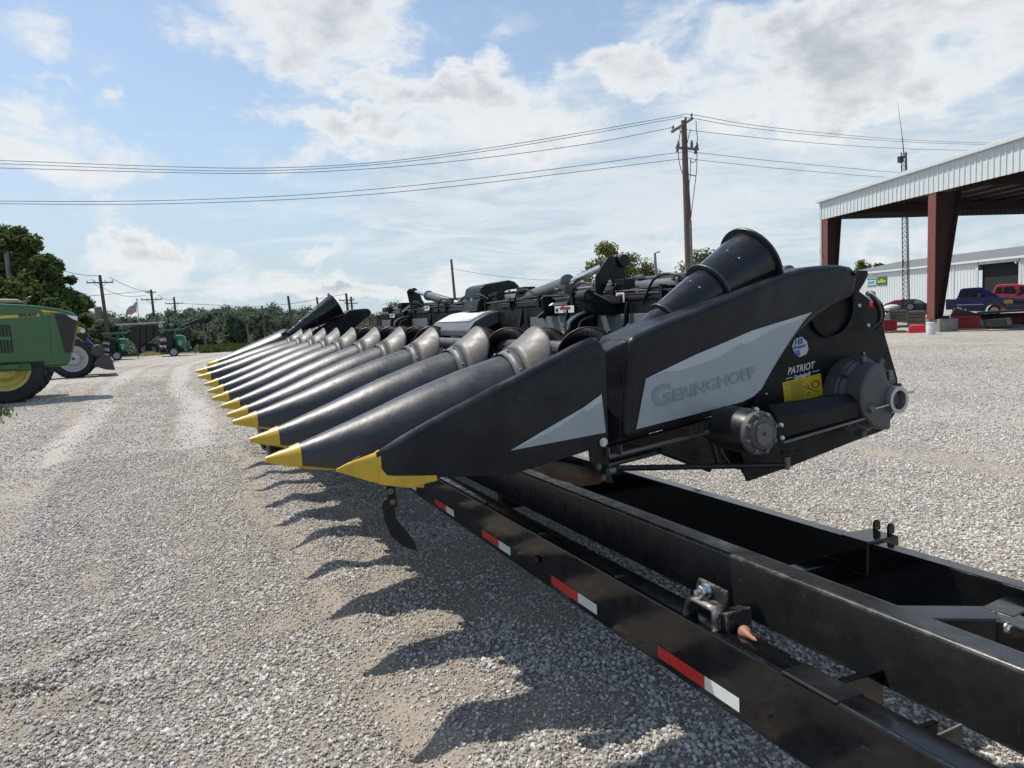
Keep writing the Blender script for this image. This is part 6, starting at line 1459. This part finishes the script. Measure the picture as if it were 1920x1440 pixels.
wire_px([(326, 568, 130), (400, 572, 128), (462, 575, 120), (540, 570, 115), (600, 560, 108), (649, 551, 105)], 'long low wire above the tree line', .035, g2)
wire_px([(100, 560, 60), (190, 553, 75), (283, 545, 115)], 'faint wire rising past the transformer pole', .025, g2)
wire_px([(846, 503, 60), (900, 513, 62), (1000, 524, 66), (1110, 526, 75)], 'thin wire right of the round pole', .014, g2)

# ------------------------------------------------------------------ trees
def crown_mesh(name, h, w, n, leaf, seed, low=.18, mtn='leaf_mid', lumps=26, upper=1.0):
    """a crown of many small leaf faces gathered in clumps; base at the origin"""
    g = np.random.default_rng(seed); cs = []; rs = []
    for k in range(lumps):
        t = g.uniform(low, .94); env = sin(pi*min(1, (t-low*.5)/(1.02-low*.5))**.75)**.7
        a = g.uniform(0, 2*pi); rad = w*.5*env*sqrt(g.uniform(.1, 1))
        cs.append((cos(a)*rad*.86, sin(a)*rad*.86, h*t)); rs.append(w*g.uniform(.11, .21)*(1.15-.4*t)*min(1, (30/lumps)**.25))
    cs.append((g.uniform(-.08, .08)*w, 0, h*.93)); rs.append(w*.10)
    cs, rs = np.array(cs), np.array(rs); idx = g.choice(len(cs), n, p=(rs**2/np.sum(rs**2)))
    d = g.normal(size=(n, 3)); d /= np.linalg.norm(d, axis=1)[:, None]; rad = rs[idx]*g.uniform(.15, 1.45, n)**.7
    c = cs[idx]+d*rad[:, None]*np.array([1, 1, .8]); c[:, 2] = np.maximum(c[:, 2], h*low*.6)
    nrm = d*.7+g.normal(size=(n, 3))*.55+np.array([0, 0, .35]); nrm /= np.linalg.norm(nrm, axis=1)[:, None]
    t1 = np.cross(nrm, g.normal(size=(n, 3))); t1 /= np.linalg.norm(t1, axis=1)[:, None]; t2 = np.cross(nrm, t1)
    s = leaf*g.uniform(.6, 1.35, n)[:, None]
    q = np.stack([c-t1*s, c-t2*s*.62, c+t1*s, c+t2*s*.62], 1).reshape(-1, 3)
    me = bpy.data.meshes.new(name); me.vertices.add(4*n); me.vertices.foreach_set('co', q.astype(np.float32).ravel())
    me.loops.add(4*n); me.loops.foreach_set('vertex_index', np.arange(4*n)); me.polygons.add(n); me.polygons.foreach_set('loop_start', np.arange(n)*4)
    me.update(calc_edges=True); me.materials.append(MAT[mtn]); return me, cs
def tree(base, h, w, n, leaf, seed, label, low=.18, mtn='leaf_mid', group=None, lumps=26, trunk=True):
    base = Vector(base); o = root('tree', base, label, 'tree', group)
    me, cs = crown_mesh('crown', h, w, n, leaf, seed, low, mtn, lumps)
    c = bpy.data.objects.new('crown', me); COL.objects.link(c); c.parent = o; ORG[c.name] = base
    m = MB(); r = h*.022+.04; m.path([base-UP*.3, base+UP*h*.2+RV*.05*w*.3, base+UP*h*.5, base+UP*h*.8], [r*1.3, r, r*.8, r*.5], 8)
    for k in range(min(9, len(cs))): q = base+Vector(cs[k]); s_ = base+UP*min(h*.7, q.z-base.z)*.62; m.path([s_, s_.lerp(q, .5)+UP*.04*h, q], [r*.4, r*.3, r*.12], 5)
    m.build('trunk', 'bark', o, split=False); return o
def tree_px(x, ytop, wpx_, D, n, leaf, seed, label, low=.18, mtn='leaf_mid', group=None, lumps=26, zbase=None):
    t = Q(x, ytop, D); zb_ = gz(t.x, t.y) if zbase is None else zbase; return tree((t.x, t.y, zb_), t.z-zb_, wpx_*D/F*1.02, n, leaf, seed, label, low, mtn, group, lumps)
tree_px(22, 418, 135, 48, 26000, .13, 11, 'tall dark leafy tree rising behind the grey pole at left', .05, 'leaf_dark', lumps=84)
tree_px(-62, 392, 150, 50, 20000, .14, 12, 'tallest dark leafy tree cut by the left picture edge', .05, 'leaf_dark', lumps=80)
tree_px(78, 470, 110, 46, 20000, .13, 13, 'dark round tree between the tall tree and the small right one', .03, 'leaf_dark', lumps=68)
tree_px(131, 512, 66, 47, 11000, .12, 14, 'smaller green tree standing right of the dark left group', .03, 'leaf_mid', lumps=24)
tree_px(-5, 520, 120, 38, 15000, .11, 15, 'low dense bushy tree above the green tractor', .0, 'leaf_dark', lumps=68)
tree_px(95, 560, 80, 40, 12000, .11, 16, 'low dense bush tree right above the tractor nose', .0, 'leaf_dark', lumps=52)
tree_px(1138, 455, 125, 62, 7000, .14, 21, 'yellow green tree left of the folding post', .1, 'leaf_pale', lumps=20)
tree_px(1190, 476, 135, 64, 9000, .14, 22, 'wide yellow green tree right of the folding post', .1, 'leaf_pale', lumps=22)
tree_px(1325, 473, 165, 66, 9000, .15, 23, 'green tree behind the main utility pole', .1, 'leaf_mid', lumps=26)
tree_px(1075, 528, 60, 90, 4000, .18, 24, 'small pale tree far behind the fold cylinder', .1, 'leaf_mid')
tree_px(742, 568, 120, 95, 6000, .19, 25, 'low round tree beyond the far end of the corn head', .0, 'leaf_mid')
tree_px(1617, 486, 75, 135, 3500, .26, 26, 'pale bushy treetop over the left end of the warehouse', .2, 'leaf_pale')
tree_px(1650, 492, 55, 138, 3000, .26, 27, 'small dark treetop over the warehouse roof edge', .2, 'leaf_mid')
protos = []
prof_ = [(150, 588), (200, 580), (222, 592), (258, 600), (300, 580), (345, 586), (380, 577), (412, 584), (440, 572), (475, 574), (505, 574), (540, 586), (575, 577), (610, 582), (650, 588), (690, 590), (770, 592), (850, 592)]
tg = 'trees of the far tree line'
lb = 'dark green tree in the far tree line beyond the yard'
for k in range(5):
    me, cs = crown_mesh('crown', 10, 8, 4200, .25, 40+k, .02, 'leaf_haze', 40); protos.append(me)
tcount = 0; TR0 = {}
for row, (D_, dy_) in enumerate(((104, 4), (118, 0), (134, -2))):
    x = 120-row*9+0.0
    while x < 1000:
        yt = lerp(prof_, x)+dy_+random.uniform(-4, 9)+(row == 0)*6; t = Q(x, yt, D_+random.uniform(-4, 4)); z0_ = gz(t.x, t.y); h_ = t.z-z0_; w_ = random.uniform(5.5, 9)*(.8+.1*row)
        k = tcount % 5
        if k not in TR0:
            o = root('tree', (t.x, t.y, z0_), lb, 'tree', tg); c = bpy.data.objects.new('crown', protos[k]); COL.objects.link(c); c.parent = o
            m = MB(); m.v = []; m.path([Vector((0, 0, -.3)), Vector((.1, 0, 3)), Vector((0, .1, 8))], [.26, .2, .08], 6)
            mm = m.build('trunk', 'bark', None, origin=(0, 0, 0)); mm.parent = o; TR0[k] = o
        else:
            o = copy_tree(TR0[k]); o.location = (t.x, t.y, z0_)
        o.scale = (w_/8, w_/8, h_/10); o.rotation_euler.z = random.uniform(0, 6.28); tcount += 1
        x += random.uniform(15, 26)*(1 if x < 620 else 1.7)
# undergrowth along the foot of the trees
g = np.random.default_rng(9); n = 16000; q0 = []
xs_ = g.uniform(60, 900, n); dd_ = g.uniform(92, 104, n)
c = np.array([tuple(Q(float(a), 640, float(b_))) for a, b_ in zip(xs_, dd_)]); 
for i in range(n): c[i, 2] = gz(c[i, 0], c[i, 1])+g.uniform(0, 1)**.8*(3.4+1.3*sin(xs_[i]*.11)+.8*sin(xs_[i]*.31))
nr = g.normal(size=(n, 3))+np.array([0, 0, .5]); nr /= np.linalg.norm(nr, axis=1)[:, None]; t1 = np.cross(nr, g.normal(size=(n, 3))); t1 /= np.linalg.norm(t1, axis=1)[:, None]; t2 = np.cross(nr, t1); s = g.uniform(.2, .42, n)[:, None]
qq = np.stack([c-t1*s, c-t2*s*.7, c+t1*s, c+t2*s*.7], 1).reshape(-1, 3)
me = bpy.data.meshes.new('undergrowth'); me.vertices.add(4*n); me.vertices.foreach_set('co', qq.astype(np.float32).ravel()); me.loops.add(4*n); me.loops.foreach_set('vertex_index', np.arange(4*n)); me.polygons.add(n); me.polygons.foreach_set('loop_start', np.arange(n)*4); me.update(calc_edges=True); me.materials.append(MAT['leaf_haze'])
o = bpy.data.objects.new('undergrowth', me); COL.objects.link(o); tag(o, 'dense undergrowth along the foot of the far tree line', 'undergrowth', kind='stuff')
# weeds at the yard edge
m = MB(); rr_ = random.Random(5)
for k in range(2300):
    if k < 200: p = Q(rr_.uniform(-30, 14), 772+rr_.uniform(-8, 10), 10); p = P(rr_.gauss(0, 14), rr_.gauss(774, 7), Z=0)
    else: p = Q(rr_.uniform(375, 520), 660, rr_.uniform(52, 60))
    p.z = gz(p.x, p.y); h_ = rr_.uniform(.05, .14) if k < 200 else rr_.uniform(.2, .6)
    d_ = Vector((rr_.uniform(-.5, .5), rr_.uniform(-.5, .5), 1))*h_; s_ = Vector((rr_.uniform(-1, 1), rr_.uniform(-1, 1), 0)).normalized()*h_*.16; m.poly([p-s_, p+s_, p+d_])
o = m.build('grass', 'leaf_mid', None, smooth=0); tag(o, 'tufts of weeds along the gravel edge', 'grass', kind='stuff')
